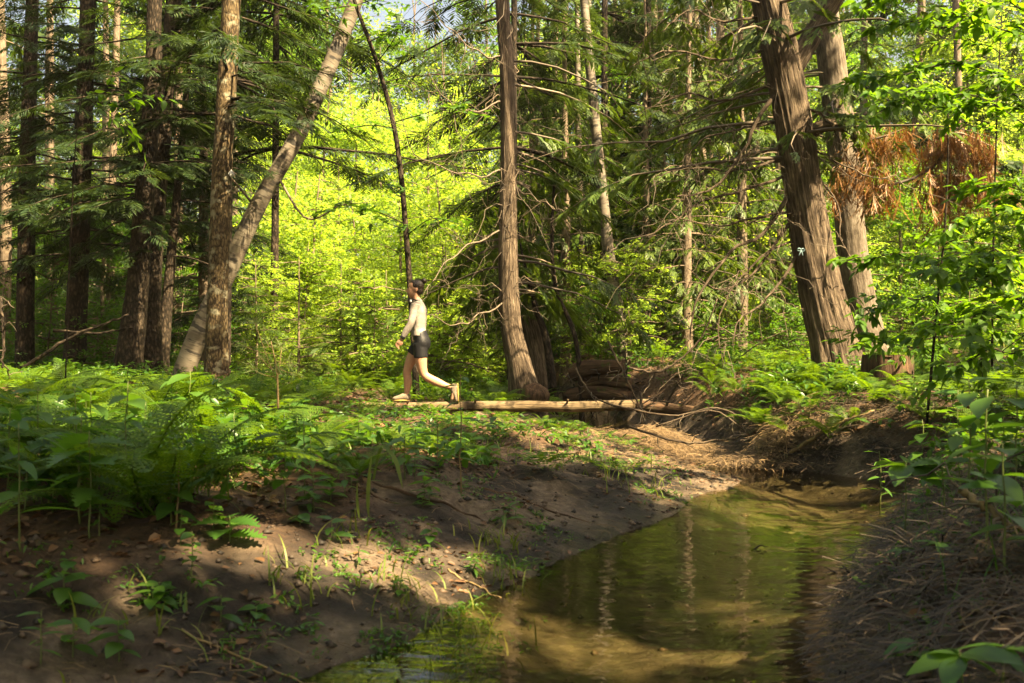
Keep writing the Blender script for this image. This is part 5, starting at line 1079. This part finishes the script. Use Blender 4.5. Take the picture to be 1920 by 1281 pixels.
def shoe(ang, org, y):
    """foot along -x from heel; ang turns it about y"""
    g = Geo(); R_ = np.array(Matrix.Rotation(ang, 3, 'Y')); f = lambda p: R_ @ np.array(p) + org
    up = Geo(); loft(up, [f((.045, 0, .045)), f((.02, 0, .05)), f((-.04, 0, .06)), f((-.11, 0, .045)), f((-.17, 0, .034)), f((-.20, 0, .03))], [(.035, .03), (.045, .037), (.05, .038), (.036, .044), (.028, .040), (.012, .022)], 24, 18)
    loft(up, [f((0, 0, .05)), f((.002, 0, .095))], [(.043, .036), (.040, .038)], 6, 18); u = fuse(up, 'shoe', M['shoe'], pe, .007, 3)
    so = Geo(); th = np.linspace(0, 2 * math.pi, 36, endpoint=False); ox = np.cos(th) * .13 - .078; oy = np.sin(th) * (.036 + .010 * np.cos(th + math.pi))
    V = np.vstack([np.stack([ox, oy, 0 * th], -1), np.stack([ox, oy, 0 * th + .018], -1)]) @ R_.T + org; k = np.arange(36)
    so.add(np.vstack([V, V[:36].mean(0), V[36:].mean(0)]), np.stack([k, (k + 1) % 36, 36 + (k + 1) % 36, 36 + k], -1), [(72, (i + 1) % 36, i) for i in range(36)] + [(73, 36 + i, 36 + (i + 1) % 36) for i in range(36)])
    o = so.build('sole', M['sole'], None); o.parent = u
shoe(0, W(410, 1094, Fy), Fy); shoe(-1.62, W(800, 985, N_), N_)
g = Geo(); a, b = W(398, 606, -.192), W(387, 624, -.19); loft(g, [a, a * .5 + b * .5, b], [(.036, .034), (.039, .036), (.035, .033)], 8, 18); g.build('watch', M['black'], None, True).parent = pe
hp = bpy.data.objects.new('headphones', None); C.objects.link(hp); hp.parent = pe
th = np.linspace(-2.5, 2.5, 24); g = Geo(); g.tube(np.stack([.01 + .082 * np.cos(th) - .0, .078 * np.sin(th), (1095 - 338) / 552 - .02 * np.cos(th)], -1), .009, 8); o = g.build('headband', M['black'], None, True); o.parent = hp
for y in (-.060, .060):
    g = Geo(); ell(g, W(446, 345, y), (.024, .016, .028)); o = g.build('ear_cup', M['black'], None, True); o.parent = hp
    g = Geo(); ell(g, W(446, 345, y * 1.25), (.014, .006, .017)); o = g.build('cup_badge', M['whitep'], None, True); o.parent = hp

# ------------------------------------------------------------------ place words for look-alike trees
ORD = 'first second third fourth fifth sixth seventh eighth ninth tenth eleventh twelfth thirteenth fourteenth fifteenth sixteenth seventeenth eighteenth nineteenth twentieth'.split()
ORD += ['twenty-' + w for w in ORD[:9]] + ['thirtieth'] + ['thirty-' + w for w in ORD[:9]] + ['fortieth'] + ['forty-' + w for w in ORD[:9]]
by = {}
for o in C.objects:
    if o.parent is None and o.get('group') and o.get('category') in ('tree', 'sapling') and 'photographer' not in o['group'] and 'round the stream' not in o['group']: by.setdefault(o['label'], []).append(o)
for lab, os_ in by.items():
    if 1 < len(os_) <= 49:
        for k, o in enumerate(sorted(os_, key=lambda o: o.location.x / o.location.y)): o['label'] = lab + ', ' + ORD[k] + ' from the left'

# ------------------------------------------------------------------ the damp forest air
hm = bpy.data.materials.new('forest_air'); hm.use_nodes = True; N = hm.node_tree.nodes; N.remove(N['Principled BSDF'])
pv = N.new('ShaderNodeVolumePrincipled'); pv.inputs['Color'].default_value = (1, .98, .92, 1); pv.inputs['Density'].default_value = .0004; pv.inputs['Anisotropy'].default_value = .2
hm.node_tree.links.new(pv.outputs[0], N['Material Output'].inputs['Volume'])
zs = [v for o in C.objects if o.type == 'MESH' and o.name.startswith('ground') for v in (min(c[2] for c in o.bound_box), max(c[2] for c in o.bound_box))]
lo, hi = min(zs) - 1, 42.0; x0, x1, y0, y1 = gx[0] - 2, gx[-1] + 2, gy[0] - 2, gy[-1] + 2
g = Geo(); g.add([(x0, y0, lo), (x1, y0, lo), (x1, y1, lo), (x0, y1, lo), (x0, y0, hi), (x1, y0, hi), (x1, y1, hi), (x0, y1, hi)], [(0, 3, 2, 1), (4, 5, 6, 7), (0, 1, 5, 4), (1, 2, 6, 5), (2, 3, 7, 6), (3, 0, 4, 7)])
tag(g.build('haze', hm), 'thin damp haze filling the air of the wood', 'haze', kind='stuff')
